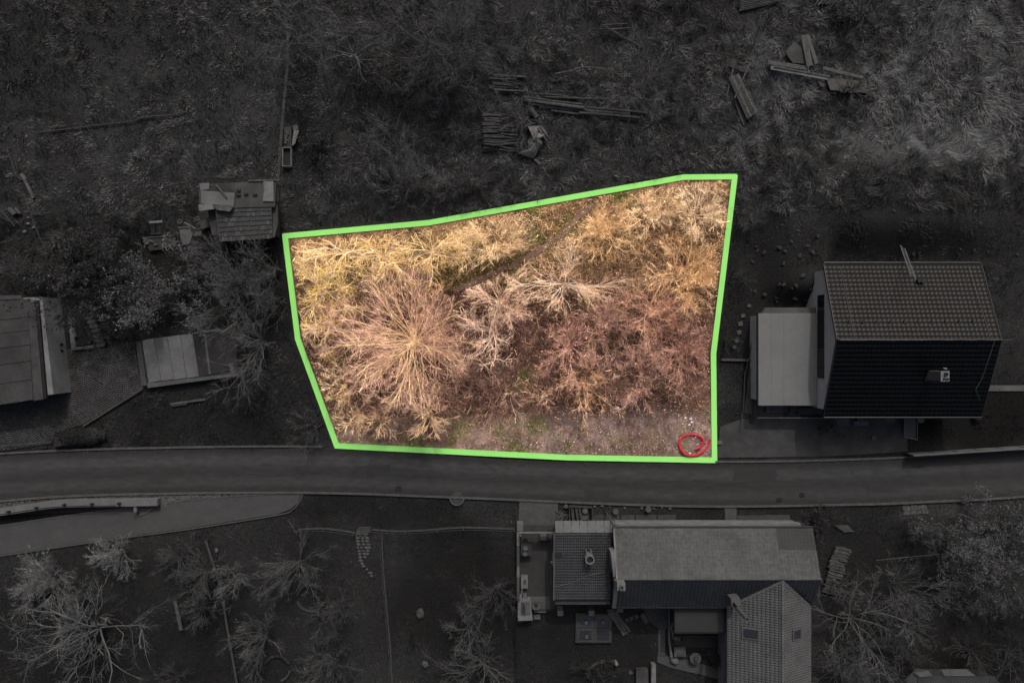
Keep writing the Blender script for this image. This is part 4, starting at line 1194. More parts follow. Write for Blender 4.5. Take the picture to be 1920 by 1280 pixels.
# --- outside the plot
GO = 'bare trees and shrubs around the plot'
out = dict(group=GO, keep=outside_keep)
def gt(t): return G(t)
for (nm, kind, px, py, r, h, tl, tt, label, dens) in [
    ('bare_tree', 'fine', 545, 40, 66, 5.5, 80, 76, 'bare fine twigged tree at the top edge above the wire posts', .8),
    ('bare_tree', 'gnarl', 655, 88, 58, 4.5, 84, 72, 'pale bare tree with few crooked limbs between the two tops at the upper edge', .5),
    ('bare_tree', 'fine', 838, 62, 112, 7.0, 76, 72, 'largest dense bare tree at the top edge beyond the firewood', 1.2),
    ('bare_tree', 'gnarl', 790, 100, 60, 4.5, 52, 46, 'dark tree with a thick bent limb under the large dense bare tree', .5),
    ('bush', 'fine', 750, 350, 92, 3.2, 76, 78, 'wide bare bush just outside the band beside the meadow', 1.2),
    ('bush', 'gnarl', 690, 300, 54, 2.6, 70, 70, 'loose bare bush on the meadow side of the wide bush', .7),
    ('bush', 'fine', 860, 345, 56, 2.4, 70, 72, 'bare bush between the wide bush and the crumpled tarpaulin', .9),
    ('bush', 'fine', 1110, 330, 62, 1.9, 72, 74, 'low bare bush along the upper band below the pole heap', .9),
    ('bare_tree', 'fine', 1200, 150, 78, 4.0, 74, 72, 'thin bare tree standing over the long poles', .8),
    ('sapling', 'spread', 973, 218, 46, 2.4, 84, 82, 'leafless sapling spreading its shoots among the stacked logs', .5),
    ('bush', 'fine', 1400, 400, 34, 1.6, 74, 70, 'bleached grassy bush outside the upper corner of the band', 1.),
    ('bush', 'fine', 1372, 525, 38, 1.9, 62, 58, 'bare bush outside the side band above the stepping stones', .8),
    ('bush', 'fine', 1366, 640, 24, 1.0, 52, 48, 'tiny bare bush at the kink of the side band next to the beam', .6),
    ('bare_tree', 'gnarl', 480, 648, 78, 3.8, 78, 74, 'pale crooked tree hanging over the end of the concrete deck', .9),
    ('bush', 'fine', 440, 535, 80, 3.0, 70, 72, 'dense bare thicket bush below the old shed', 1.5),
    ('bush', 'gnarl', 510, 500, 56, 2.6, 70, 72, 'bare bush between the old shed and the plot corner', .8),
    ('bush', 'fine', 585, 785, 50, 1.7, 64, 60, 'pale bare bush outside the slanting band next to the road', .8),
    ('bush', 'fine', 520, 565, 46, 2.6, 66, 66, 'bare bush outside the side band opposite the crooked yellow tree', .8),
    ('bush', 'fine', 80, 1078, 62, 2.0, 92, 90, 'palest dense bush below the paved footpath', 1.3),
    ('bush', 'fine', 212, 1045, 42, 1.7, 94, 92, 'smaller pale bush beside the palest dense one', 1.1),
    ('bush', 'fine', 140, 1118, 36, 1.6, 74, 72, 'small pale bush right above the big garden tree', .9),
    ('bare_tree', 'gnarl', 160, 1195, 138, 5.2, 86, 80, 'big bare garden tree with long crooked limbs below the footpath', 1.1),
    ('bare_tree', 'spread', 330, 1050, 34, 2.0, 66, 62, 'faint small tree above the end of the log rail', .6),
    ('bare_tree', 'spread', 378, 1075, 44, 2.4, 70, 66, 'small bare fruit tree beside the upper end of the log rail', .8),
    ('bare_tree', 'fine', 428, 1085, 40, 2.6, 82, 80, 'pale twiggy fruit tree leaning over the log rail', .8),
    ('bush', 'spread', 374, 1145, 34, 1.6, 64, 60, 'sparse shrub between the white bench board and the log rail', .7),
    ('bare_tree', 'spread', 556, 1062, 62, 2.8, 74, 72, 'spreading fruit tree above the full stone tree ring', .8),
    ('bare_tree', 'spread', 490, 1200, 54, 2.6, 74, 72, 'fruit tree above the half stone ring at the bottom', .8),
    ('bare_tree', 'fine', 628, 1150, 42, 2.4, 62, 58, 'dark twiggy tree between the tree ring and the boundary wire', .9),
    ('bare_tree', 'fine', 612, 1250, 52, 2.6, 66, 62, 'fine twigged tree at the bottom edge beside the half stone ring', .9),
    ('bush', 'spread', 330, 1275, 34, 1.5, 60, 56, 'shrub cut by the bottom edge near the log rail', .6),
    ('bare_tree', 'gnarl', 876, 1188, 52, 3.0, 72, 66, 'crooked bare tree next to the terrace garden wire', .7),
    ('bare_tree', 'fine', 925, 1115, 52, 2.6, 58, 54, 'fine bare tree standing close to the terrace wall', .8),
    ('bare_tree', 'gnarl', 905, 1255, 66, 3.2, 70, 64, 'crooked bare tree at the bottom edge beside the garden wire', .9),
    ('bare_tree', 'fine', 1705, 1120, 78, 3.6, 74, 70, 'bare tree with sweeping straight shoots right of the log stack', .9),
    ('bare_tree', 'gnarl', 1610, 1170, 82, 4.0, 78, 68, 'crooked bare tree leaning from the wing roof', .9),
    ('bare_tree', 'fine', 1600, 1255, 72, 3.4, 68, 64, 'bare twiggy tree at the bottom edge beside the wing roof', 1.),
    ('bush', 'fine', 1740, 1000, 52, 2.2, 60, 58, 'bare bush under the thin long pole', .8),
    ('bare_tree', 'fine', 1815, 1120, 48, 2.8, 56, 52, 'dim bare tree in the dark gap below the leafy bush', .7),
    ('bare_tree', 'fine', 1895, 1110, 62, 3.6, 66, 62, 'bare tree with long slanting stems at the side edge', .9),
    ('bush', 'gnarl', 1700, 1215, 62, 2.4, 54, 50, 'tangled dark bush just above the corrugated shed', .8),
    ('bush', 'spread', 1830, 1225, 50, 1.8, 54, 50, 'sparse shrub at the end of the corrugated shed', .6),
    ('bush', 'gnarl', 1900, 1230, 44, 2.2, 56, 54, 'crooked bare bush in the bottom corner', .7),
    ('bush', 'spread', 1575, 1100, 26, 1.2, 74, 72, 'small budding shrub in front of the log stack', .5),
    ('bush', 'fine', 1500, 210, 40, 1.0, 56, 52, 'dead brushwood lying below the plank heap', .6),
    ('bush', 'spread', 1600, 165, 34, 1.1, 74, 70, 'forked dead branches leaning out of the dark end of the plank heap', .4),
    ('bush', 'spread', 1630, 20, 44, 1.4, 72, 70, 'dry brushwood at the top edge next to the stacked poles', .5),
    ('bush', 'spread', 1265, 150, 40, 1.2, 66, 62, 'uprooted stump with splayed roots above the upper band', .5),
    ('bush', 'spread', 770, 1200, 30, .7, 38, 36, 'faint low shrub on the dark lawn', .5),
]:
    plant(nm, kind, px, py, r, h, gt(tl*1.05), gt(tt*(1.22 if kind == 'fine' else 1.12)), label, 'sapling' if nm == 'sapling' else ('tree' if nm == 'bare_tree' else 'bush'), dens=dens*.88, **out)

# leafy ones
def leafy(px, py, rpx, h, tones, size, n, label, nm='leafy_bush', stem_t=50, squash=1.0):
    root, lv = plant(nm, 'fine', px, py, rpx, h, G(stem_t), G(stem_t), label, 'bush', group='leafy bushes around the plot', keep=outside_keep, dens=.7)
    P, R, ok = lv[2]
    pts = P[ok.all(1)][:, 1:].reshape(-1, 3)
    P3, R3, ok3 = lv[3]; pts = np.concatenate([pts, P3[ok3.all(1)][:, -1]])
    pts = pts[RNG.integers(0, len(pts), n)]+RNG.normal(0, .09, (n, 3)); pts[:, 2] = np.maximum(pts[:, 2], .1)
    tt = np.array(tones)[RNG.integers(0, len(tones), n)]*np.exp(RNG.normal(0, .2, n))
    leaves_on(root, 'foliage', pts, size, gcol(tt))
leafy(165, 500, 88, 3.4, [28, 36, 44, 58], .10, 7000, 'dark glossy evergreen bush above the cobbled yard')
leafy(298, 555, 78, 3.0, [62, 74, 80, 88], .07, 7000, 'paler leafy bush behind the concrete deck', stem_t=66)
leafy(596, 272, 26, 1.6, [34, 44, 62], .07, 1800, 'small round evergreen shrub beside the cold frame')
leafy(70, 510, 56, 2.4, [42, 50, 56], .06, 3000, 'grey green bush growing over the flat roofed building')
leafy(215, 620, 46, 1.4, [20, 26, 34], .06, 2500, 'low dark bush between the stone steps and the concrete deck')
leafy(1818, 1020, 86, 3.2, [68, 76, 84], .06, 7500, 'large leafy bush with pale shoots in the right hand garden', stem_t=80)
leafy(1890, 985, 52, 2.2, [58, 66, 76], .06, 2500, 'leafy bush at the side edge below the road')
leafy(1530, 972, 34, 1.2, [26, 34, 44], .07, 1800, 'dark spiky evergreen at the end of the long house')
leafy(1128, 1262, 34, 1.3, [24, 32, 42], .06, 1800, 'dark round shrub inside the stone edged bed')
leafy(1575, 20, 22, 1.2, [50, 58, 64], .08, 700, 'round grey shrub at the top edge beside the pole stack')
leafy(1345, 1236, 18, .8, [28, 38, 60], .05, 700, 'small flowering plants beside the round garden table')
# clipped hedge beside the kerb
def hedge():
    root = thing('hedge', 'clipped dark hedge at the end of the cobbled yard by the road', 'hedge', (*P2(150, 822), 0))
    n = 9000; t = RNG.random(n); px = 102+t*92; py = 824-t*8
    a = RNG.uniform(0, 6.28, n); rr = np.sqrt(RNG.random(n)); e = np.clip(np.minimum(t, 1-t)*5, .35, 1)**.5
    X = px+np.cos(a)*rr*4; Y = py+np.sin(a)*rr*17*e
    z = .75*np.sqrt(np.maximum(0, 1-(np.sin(a)*rr)**2))*e*RNG.uniform(.85, 1.05, n)
    x = (X-960)/S*(1-z/H); y = (640-Y)/S*(1-z/H)
    leaves_on(root, 'foliage', np.stack([x, y, z], 1), .05, gcol(np.array([24, 30, 34, 42])[RNG.integers(0, 4, n)]*np.where(px > 165, 1.5, 1.)))
    MB().prism(PP([(104, 818), (190, 808), (196, 824), (104, 838)]), 0, .55, .15).build('stems', M['joint'], root)
hedge()
# ------------------------------------------------------------------ smaller things
# cobbles laid in arcs: too small to pick apart singly
def cobbles():
    MB().prism(PP(COURT), -.05, .012).struct('courtyard', M['joint'])
    poly = PP(COURT); V = []; F = []
    for (cx, cy) in ((145, 830), (45, 880), (230, 815), (-20, 800), (190, 640)):
        pass
    cents = PP([(232, 640), (135, 790), (20, 840), (-60, 790)])
    stp = .155
    rng = RNG
    used = set()
    for ci, (cx, cy) in enumerate(cents):
        r = .2
        while r < 9:
            n = int(2*math.pi*r/stp)
            for k in range(n):
                a = 2*math.pi*(k+.5*(int(r/stp) % 2))/n
                x, y = cx+r*math.cos(a), cy+r*math.sin(a)
                dd = [math.hypot(x-q[0], y-q[1]) for q in cents]
                if min(range(len(dd)), key=lambda i: dd[i]) != ci: continue
                V.append((x, y, a))
            r += stp
    A = np.array(V); A = A[inpoly(A[:, 0], A[:, 1], poly) & (polydist(A[:, 0], A[:, 1], poly) > .07)]
    n = len(A); s = .062*rng.uniform(.85, 1.12, n)
    B = np.zeros((n, 8, 3)); c, d = np.cos(A[:, 2]), np.sin(A[:, 2])
    hz = rng.uniform(.035, .055, n)
    for i, (u, v) in enumerate(((-1, -1), (1, -1), (1, 1), (-1, 1))):
        for q, (f, z) in enumerate(((1.0, 0.0), (.74, 1.))):
            uu, vv = u*s*f*rng.uniform(.92, 1.08, n), v*s*f*rng.uniform(.92, 1.08, n)
            B[:, 4*q+i] = np.stack([A[:, 0]+uu*c-vv*d, A[:, 1]+uu*d+vv*c, .01+hz*z], 1)
    f = np.array([(4, 5, 6, 7), (0, 1, 5, 4), (1, 2, 6, 5), (2, 3, 7, 6), (3, 0, 4, 7)])
    o = npmesh('cobbles', B.reshape(-1, 3), [(f[None]+8*np.arange(n)[:, None, None]).reshape(-1, 4)], M['cobble'])
    settags(o, kind='stuff')
cobbles()
MB().strip(smooth_pl(PP([(268, 729), (225, 756), (190, 778), (158, 798)]), 4), .14, 0, .16).struct('kerb', M['conc_d'])
MB().strip(smooth_pl(PP([(0, 836), (50, 832), (97, 829)]), 4), .14, 0, .06).struct('kerb', M['conc_d'])
MB().box(*P2(82, 838), 0, .55, .22, .05).item('drain_cover', M['black'], 'dark drain cover at the road side corner of the cobbled yard', 'drain')
# L shaped planter wall and round ended stone steps
t = thing('planter_wall', 'pale L shaped planter wall beside the rounded steps', 'planter', (*P2(150, 640), 0))
MB().prism(PP([(127, 594), (133, 593), (142, 650), (134, 656)], .3), 0, .3).build('wall', M['pale'], t)
MB().prism(PP([(134.2, 656.5), (142.2, 650.5), (176, 646.5), (177, 652)], .3), 0, .32).build('wall', M['pale'], t)
MB().prism(PP([(127, 596), (133, 597), (145, 631), (140, 632)], .34), .31, .37).build('loose_coping', M['conc'], t)
MB().prism(PP([(135, 600), (150, 600), (172, 645), (143, 649)]), 0, .16).build('soil', M['joint'], t)
t = thing('garden_steps', 'row of rounded grey steps climbing behind the planter wall', 'steps', (*P2(175, 615), 0))
for i in range(9):
    px, py = 160+i*3.6, 577+i*8.6
    z = .62-.065*i
    p = [(px-8, py+3), (px-6.5, py-4), (px+6.5, py-5), (px+8, py+2), (px+4, py+4), (px-4, py+4.5)]
    MB().prism(PP(p, z), 0, z).build('step', M['conc'], t)
t = thing('plank', 'grey plank lying on the dark verge bank above the road', 'plank', (*P2(352, 753), 0))
MB().beam((*P2(321, 757), .1), (*P2(386, 748), .1), .16, .06).build('board', M['wood'], t); MB().beam((*P2(322, 761), .08), (*P2(352, 757), .08), .1, .05).build('batten', M['wood_d'], t)

# guard wall with posts on the other side of the road
t = thing('retaining_wall', 'pale concrete retaining wall with a dark handrail beside the paved footpath', 'wall', (*P2(150, 950), 0))
top = smooth_pl(PP([(-60, 966), (0, 960), (55, 952), (100, 946), (150, 944), (220, 943), (295, 941.5)], .6), 6)
MB().strip(top, .5, -.05, .6).build('wall', M['pale'], t)
rl = [(x, y-.14, 0) for x, y in top if x < P2(228, 0, .6)[0]]
MB().tube([(x, y, .82) for x, y, _ in rl], .035, 6).build('handrail', M['metal_d'], t)
for px, py in ((16, 959), (68, 951.5), (120, 946), (172, 944.5), (223, 943.5)):
    MB().box(*P2(px, py, .7), .6, .2, .13, .2).build('post', M['metal_d'], t)
MB().box(*P2(254, 954, .45), 0, .22, .42, .5).build('pier', M['pale'], t)
MB().tube([(*P2(254, 960, .1), .5), (*P2(254.6, 971, .1), .12)], .025, 6).build('gate_pole', M['metal'], t)
MB().tube([(*P2(293, 949, .1), .3), (*P2(259, 968, .1), .12)], .02, 5).build('gate_pole', M['metal'], t)
MB().prism(PP([(268, 949), (293, 949), (274, 958)]), 0, .05).build('wall_foot', M['conc_d'], t)

# manholes, grates, the round pit at the kerb
def manhole(px, py, r, label):
    t = thing('manhole', label, 'manhole cover', (*P2(px, py), .02))
    MB().ring(*P2(px, py), .0, r, r*.8, .032, 20).build('frame', M['conc_d'], t)
    MB().cyl(*P2(px, py), .0, r*.78, .028, 18).build('cover', M['metal_d'], t)
manhole(1503, 928, .3, 'round manhole cover in the road opposite the long house')
manhole(1723, 873, .27, 'round manhole cover in the road beside the glass fence')
def grate(px, py, label):
    t = thing('drain_grate', label, 'drain', (*P2(px, py), .02))
    MB().box(*P2(px, py), .0, .46, .36, .028).build('frame', M['metal_d'], t)
    for i in range(5): MB().box(P2(px, py)[0]-.17+i*.085, P2(px, py)[1], .029, .035, .3, .012).build('bar', M['black'], t)
grate(747, 916, 'square drain grate in the road close to the round pit')
grate(1461, 937, 'square drain grate in the road next to the manhole')
t = thing('drain_pit', 'round pit with pale concrete collar at the lower kerb', 'drain', (*P2(857, 933), 0))
MB().ring(*P2(857, 933), 0, .56, .46, .13, 24, math.pi*.98, math.pi*2.02).build('collar', M['conc'], t)
MB().cyl(*P2(857, 932.5), .0, .45, .05, 20).build('cover', M['conc_d'], t)

# driveway, paths and yards by the long house
MB().prism(PP([(974, 937), (1046, 939), (1046, 985), (972, 984)]), -.05, .035).struct('driveway', M['paving2'])
MB().prism(PP([(1358, 948), (1381, 948), (1381, 990), (1360, 990)]), -.05, .03).struct('garden_path', M['paving2'])
for i, (a, b) in enumerate(((1110, 1163), (1164, 1191), (1192, 1232), (1233, 1268))):
    MB().prism(PP([(a, 965), (b-1, 965), (b-1, 982), (a, 982)]), -.05, .03+.004*(i % 2)).item('paving_slab', M['conc_d'], ['paving slab beside the planter crate of firewood', 'smaller paving slab below the round table on the verge', 'square paving slab in the middle of the row above the long house', 'dark streaked paving slab at the free end of the row'][i], 'slab', 'slabs above the long house')
MB().prism(PP([(1382, 966), (1480, 965), (1484, 984), (1382, 985)]), -.05, .05).item('raised_bed', M['conc_d'], 'low grey planted bed along the long house wall beside the path', 'bed')
MB().hull8([(*P2(1492, 979), 0), (*P2(1500, 975), 0), (*P2(1513, 985), 0), (*P2(1505, 988), 0)][::-1], [(*P2(1492, 979, .6), .6), (*P2(1500, 975, .6), .6), (*P2(1513, 985, .6), .6), (*P2(1505, 988, .6), .6)][::-1]).item('stone_block', M['conc'], 'pale stone block at the corner of the long house', 'block')
# firewood crate
t = thing('crate', 'wooden crate with firewood and a bucket beside the driveway', 'crate', (*P2(1088, 960), 0))
for a, b in (((1067, 947), (1109, 949)), ((1067, 975), (1109, 975)), ((1067, 947), (1067, 975)), ((1109, 949), (1109, 975))):
    MB().beam((*P2(*a), .25), (*P2(*b), .25), .07, .5).build('side_board', M['wood_d'], t)
MB().box(*P2(1088, 961), 0, 1.55, 1.0, .06).build('base', M['black'], t)
for i, (a, b) in enumerate((((1072, 949), (1074, 974)), ((1079, 949), (1083, 974)), ((1085, 950), (1090, 974)))):
    MB().tube([(*P2(*a), .32), (*P2(*b), .32)], .11, 7).item('log', M['log'], 'split log lying lengthways in the firewood crate', 'log', 'logs in the firewood crate')
MB().cyl(*P2(1096, 955), .06, .17, .4, 12, .21).item('bucket', M['conc'], 'grey bucket standing in the firewood crate', 'bucket')
MB().prism(PP([(1092, 966), (1103, 966), (1103, 974), (1092, 974)], .3), .07, .3).item('stone_block', M['stone'], 'stone block in the corner of the firewood crate', 'block')
MB().stone(*P2(1061, 949), 0, .2, .18, .2).item('stone', M['stone'], 'rounded stone between the driveway and the firewood crate', 'stone')
for i in range(14):
    a = random.uniform(0, 3.1); x, y = P2(1054+random.uniform(-8, 8), 965+random.uniform(-8, 10)); l = random.uniform(.2, .42)
    MB().tube([(x-l*math.cos(a), y-l*math.sin(a), .06+.02*(i % 5)), (x+l*math.cos(a), y+l*math.sin(a), .1+.02*(i % 5))], .035, 5).item('stick', M['wood'], 'kindling stick in the loose heap between driveway and firewood crate', 'stick', 'kindling heap by the driveway')
for i, (px, py, r) in enumerate(((1115, 949, .12), (1129, 948, .13), (1143, 950, .08), (1171, 952, .12), (1203, 952, .12), (1241, 951, .11), (1256, 953, .13), (1226, 953, .1))):
    MB().stone(*P2(px, py), 0, r, r*.8, r*.8).item('stone', M['stone'], 'small rounded stone in the row along the kerb above the long house', 'stone', 'stones along the kerb above the long house')
for px, py, w in ((1153, 956, 'beside the utility pole'), (1214, 952, 'farther from the utility pole')):
    t = thing('round_table', 'round grey table top on the verge '+w, 'table', (*P2(px, py), 0))
    MB().cyl(*P2(px, py), .36, .22, .05, 18).build('table_top', M['stone'], t); MB().cyl(*P2(px, py), 0, .08, .36, 10).build('leg', M['stone'], t)
# utility pole (leans out in the picture because it is tall)
t = thing('utility_pole', 'slim metal utility pole with wires over the low outbuilding', 'pole', (*P2(1136, 959), 0))
x, y = P2(1136, 959)
MB().tube([(x, y, 0), (x, y, 4.0)], [.06, .045], 8).build('pole', M['rail'], t)
MB().ring(x, y, 4.0, .14, .06, .05, 12).build('cap', M['rail'], t)
for dx in (0, .1):
    MB().tube([(x+dx, y, 3.95), (6.75+dx, -13.6, 3.3), (6.7+dx, -16.6, 3.25), (6.6+dx, -18.2, 3.0)], .012, 5).build('wire', M['metal_d'], t)

# terrace
MB().prism(PP([(974, 998), (1042, 998), (1042, 1142), (974, 1142)]), -.05, .04).struct('terrace', M['terrace'])
MB().prism(PP([(990, 1117), (1030, 1117), (1032, 1142), (992, 1142)]), -.05, .055).item('doormat_slab', M['conc'], 'pale square slab at the lower end of the dark terrace', 'slab')
t = thing('terrace_wall', 'pale weathered wall enclosing the dark terrace', 'wall', (*P2(971, 1070), 0))
for i, (a, b, mm, hh) in enumerate(((985, 1023, 'pale', 1.0), (1023.5, 1062, 'rail', .95), (1062.5, 1082, 'pale', 1.0), (1082.5, 1126, 'conc_d', .95))):
    MB().prism(PP([(969, a), (974, a), (974, b), (969, b)], hh), 0, hh).build('wall_bay', M[mm], t)
MB().prism(PP([(969.5, 983), (981, 983), (981, 995), (969.5, 995)], 1.1), 0, 1.1).build('corner_pier', M['pale'], t)
t = thing('canopy', 'dark four panel canopy over the terrace entrance', 'canopy', (*P2(1010, 990), 0))
for i in range(4):
    MB().prism(PP([(981.5+i*15.2, 984), (996+i*15.2, 984), (996+i*15.2, 996), (981.5+i*15.2, 996)], 1.9), 1.8, 1.86).build('panel', M['wood_d'], t)
MB().beam((*P2(974, 998, 1.9), 1.84), (*P2(1043, 998, 1.9), 1.84), .1, .1).build('front_beam', M['white2'], t)
for px in (976, 1041): MB().beam((*P2(px, 998, 1), 0), (*P2(px, 998, 1), 1.79), .1, .1).build('post', M['white2'], t)
def pot(px, py, z, r, h, m, label, plant_t=None):
    t = thing('pot', label, 'pot', (*P2(px, py, z), z)); x, y = P2(px, py, z)
    MB().tube([(x, y, z), (x, y, z+h)], [r*.72, r], 14).build('body', M[m], t); MB().ring(x, y, z+h, r*1.08, r*.86, .03, 14).build('rim', M[m], t)
    return t
t = thing('garden_table', 'square wooden table with two pots on the terrace', 'table', (*P2(987, 1029), 0))
x, y = P2(987, 1029, .7)
MB().box(x, y, .68, .82, 1.0, .05).build('table_top', M['wood_d'], t)
for a in (-.34, .34):
    for b in (-.42, .42): MB().box(x+a, y+b, 0, .07, .07, .68).build('leg', M['wood_d'], t)
pot(985, 1026, .73, .17, .16, 'clay', 'pale pot on the terrace table, nearer the canopy')
pot(984.5, 1036.5, .73, .15, .16, 'clay', 'pale pot on the terrace table, nearer the sink bench')
pot(985, 1012, .04, .19, .36, 'black', 'black tub between the canopy and the terrace table')
MB().box(*P2(1018, 1004), .04, .48, .36, .5).item('storage_box', M['conc'], 'pale storage box under the front beam of the terrace canopy', 'box')
MB().box(*P2(1030, 1004), .04, .36, .36, .42).item('storage_box', M['wood_d'], 'dark storage box beside the pale one under the canopy', 'box')
t = thing('bench', 'pale padded bench against the terrace wall', 'bench', (*P2(983, 1090), 0)); x, y = P2(983, 1090, .45)
MB().box(x, y, .3, .52, .98, .15).build('seat', M['white2'], t); MB().box(x-.2, y, .451, .1, .98, .3).build('backrest', M['pale'], t); MB().box(x+.05, y, .455, .2, .32, .05).build('cushion', M['conc_d'], t)
for b in (-.4, .4): MB().box(x, y+b, 0, .45, .07, .3).build('leg', M['wood_d'], t)
MB().beam((*P2(979, 1104, .4), .1), (*P2(975, 1122, .4), .5), .18, .06).item('leaning_board', M['pale'], 'white board leaning between the padded bench and the sink bench', 'board')
MB().box(*P2(984, 1117, .3), .04, .26, .34, .3).item('storage_box', M['pale'], 'small white box beside the leaning board on the terrace', 'box')
t = thing('sink_bench', 'white outdoor sink bench at the lower corner of the terrace', 'sink', (*P2(986, 1145), 0))
MB().prism(PP([(971, 1126), (994, 1125), (999, 1163), (971, 1164)], .8), 0, .74).build('counter', M['white2'], t)
MB().prism(PP([(977, 1128), (993, 1127), (995, 1152), (977, 1152)], .8), .741, .8).build('worktop', M['conc'], t)
MB().prism(PP([(978.5, 1130), (986, 1130), (986, 1150), (978.5, 1151)], .8), .801, .84).build('basin', M['conc_dd'], t)
MB().tube([(*P2(984.5, 1128, .9), .85), (*P2(985.5, 1138, .9), .95), (*P2(984, 1150, .9), .9)], .03, 6).build('hose', M['metal'], t)
t = pot(1005, 1133, .04, .26, .36, 'pale', 'large pale round pot with a small plant at the terrace edge')
pts = np.array([[*P2(1005, 1133, .4), .42]])+RNG.normal(0, .09, (120, 3)); leaves_on(t, 'foliage', pts, .06, gcol(RNG.uniform(20, 60, 120)))
t = thing('railing', 'dark metal railing with square piers along the lower terrace side', 'railing', (*P2(1070, 1140), 0))
for k, zz in ((0, .9), (1, .6), (2, .3)):
    MB().tube([(*P2(1002, 1141+k, .5), zz), (*P2(1112, 1139.5+k, .5), zz)], .022, 6).build('rail', M['metal_d'], t)
for px in (1050, 1108): MB().box(*P2(px, 1144, .5), 0, .42, .38, 1.0).build('pier', M['pale'], t)
MB().box(*P2(1007, 1157, .2), 0, .48, .3, .2).item('stone_block', M['conc'], 'pale stone block beside the sink bench on the lawn', 'block')
MB().box(*P2(1013, 1146, .1), .04, .9, .16, .06).item('plank', M['pale'], 'short pale plank below the railing next to the round pot', 'plank')
MB().box(*P2(1162, 1143, .3), 0, .5, .28, .4).item('stone_block', M['pale'], 'pale block under the eaves at the foot of the plank stack', 'block')
t = thing('parasol', 'small pale folded garden parasol with a square top on the terrace', 'parasol', (*P2(1037, 1052), 0)); x, y = P2(1037, 1052, 1.6)
MB().tube([(x, y, 0), (x, y, 1.9)], .03, 6).build('pole', M['metal'], t)
MB().add([(x-.26, y, 1.85), (x, y-.26, 1.85), (x+.26, y, 1.85), (x, y+.26, 1.85), (x, y, 2.0), (x, y, 1.8)], [(0, 1, 4), (1, 2, 4), (2, 3, 4), (3, 0, 4), (1, 0, 5), (2, 1, 5), (3, 2, 5), (0, 3, 5)]).build('canopy', M['white2'], t)
MB().beam((x-.02, y+.2, 1.9), (x-.04, y+.75, 1.95), .12, .06).build('arm', M['white2'], t)
MB().prism(PP([(1032, 1062), (1040.5, 1062), (1040.5, 1101), (1032, 1101)], .3), .04, .3).item('planter_box', M['conc_d'], 'long grey planter box against the low outbuilding', 'planter')
MB().prism(PP([(1035, 1064), (1039.5, 1064), (1039.5, 1098), (1035, 1098)], .32), .301, .315).item('planter_soil', M['black'], 'dark soil filling the long planter box', 'soil')

# cold frame with four glazed lights
t = thing('cold_frame', 'low cold frame of four glazed panels on the lawn behind the outbuilding', 'cold frame', (*P2(1114, 1177), 0))
MB().prism(PP([(1080, 1149), (1148, 1150), (1147, 1205), (1079, 1205)], .25), 0, .22).build('base', M['conc_d'], t)
for i, (a, b, c, d) in enumerate(((1084, 1151, 1112, 1175), (1116, 1151, 1145, 1175), (1083, 1179, 1112, 1203), (1116, 1179, 1145, 1203))):
    f = MB()
    for (e, g_, h_, k) in ((a, b, c, b+3), (a, d-3, c, d), (a, b+3.05, a+3, d-3.05), (c-3, b+3.05, c, d-3.05)):
        f.prism(PP([(e, g_), (h_, g_), (h_, k), (e, k)], .3), .221, .29)
    f = f.build('window_frame', M['rail'], t)
    MB().prism(PP([(a+3.1, b+3.1), (c-3.1, b+3.1), (c-3.1, d-3.1), (a+3.1, d-3.1)], .26), .221, .262).build('pane', M['glass'], f)
    for q in (1, 2, 3): MB().prism(PP([(a+3.1, b+3+q*4.6), (c-3.1, b+3+q*4.6), (c-3.1, b+3.4+q*4.6), (a+3.1, b+3.4+q*4.6)], .26), .264, .272).build('glazing_bar', M['rail'], f)
for (px, py, l) in ((1099, 1166, 'first'), (1130, 1165, 'second'), (1100, 1192, 'third')):
    MB().box(*P2(px, py, .3), .292, .2, .24, .1).item('stone_block', M['conc'], {'first': 'pale block weighing down the cold frame panel nearest the railing and terrace', 'second': 'pale block on the cold frame panel beside the slanting planks', 'third': 'pale block on the cold frame panel toward the garden wire'}[l], 'block')
# slanting planks
for i in range(3):
    a, b = (1139+i*5.5, 1142-i*.5), (1170+i*5.2, 1189-i*3.2)
    MB().beam((*P2(*a, .3), .28), (*P2(*b), .1), .2, .05).item('plank', M['wood'], ['long grey plank, the one of three next to the cold frame', 'long grey plank in the middle of three by the cold frame', 'long grey plank of three nearest the stepping stones'][i], 'plank', 'planks leaning beside the cold frame')
for i, (px, py) in enumerate(((1175, 1161), (1184, 1158), (1193, 1155))):
    MB().box(*P2(px, py), 0, .28, .26, .05, .35).item('stepping_stone', M['stone'], ['square stepping stone nearest the slanting planks', 'square stepping stone in the middle of three behind the house', 'square stepping stone next to the long slab'][i], 'stepping stone', 'stepping stones behind the long house')
MB().box(*P2(1208, 1158), 0, .34, .78, .06, .5).item('stone_slab', M['stone'], 'long tilted slab between stepping stones and patio', 'slab')
MB().prism(PP([(1205, 1140), (1255, 1138), (1255, 1178), (1234, 1178), (1218, 1164)]), -.05, .03).struct('patio', M['conc_d'])
MB().prism(PP([(1234, 1178), (1247, 1178), (1247, 1228), (1234, 1228)]), -.05, .034).struct('garden_path', M['paving2'])
MB().prism(PP([(1232, 1229), (1268, 1230), (1345, 1252), (1356, 1266), (1356, 1274), (1255, 1250), (1232, 1240)]), -.05, .034).struct('garden_path', M['paving2'])
MB().prism(PP([(1268, 1190), (1360, 1190), (1358, 1214), (1268, 1212)]), -.05, .03).struct('patio', M['terrace'])
t = thing('raised_bed', 'narrow raised bed with pale stones between path and annex', 'bed', (*P2(1259, 1190), 0))
MB().prism(PP([(1254, 1138), (1256, 1138), (1256, 1200), (1262, 1232), (1257, 1232), (1253, 1200)], .3), 0, .35).build('edge_wall', M['pale'], t)
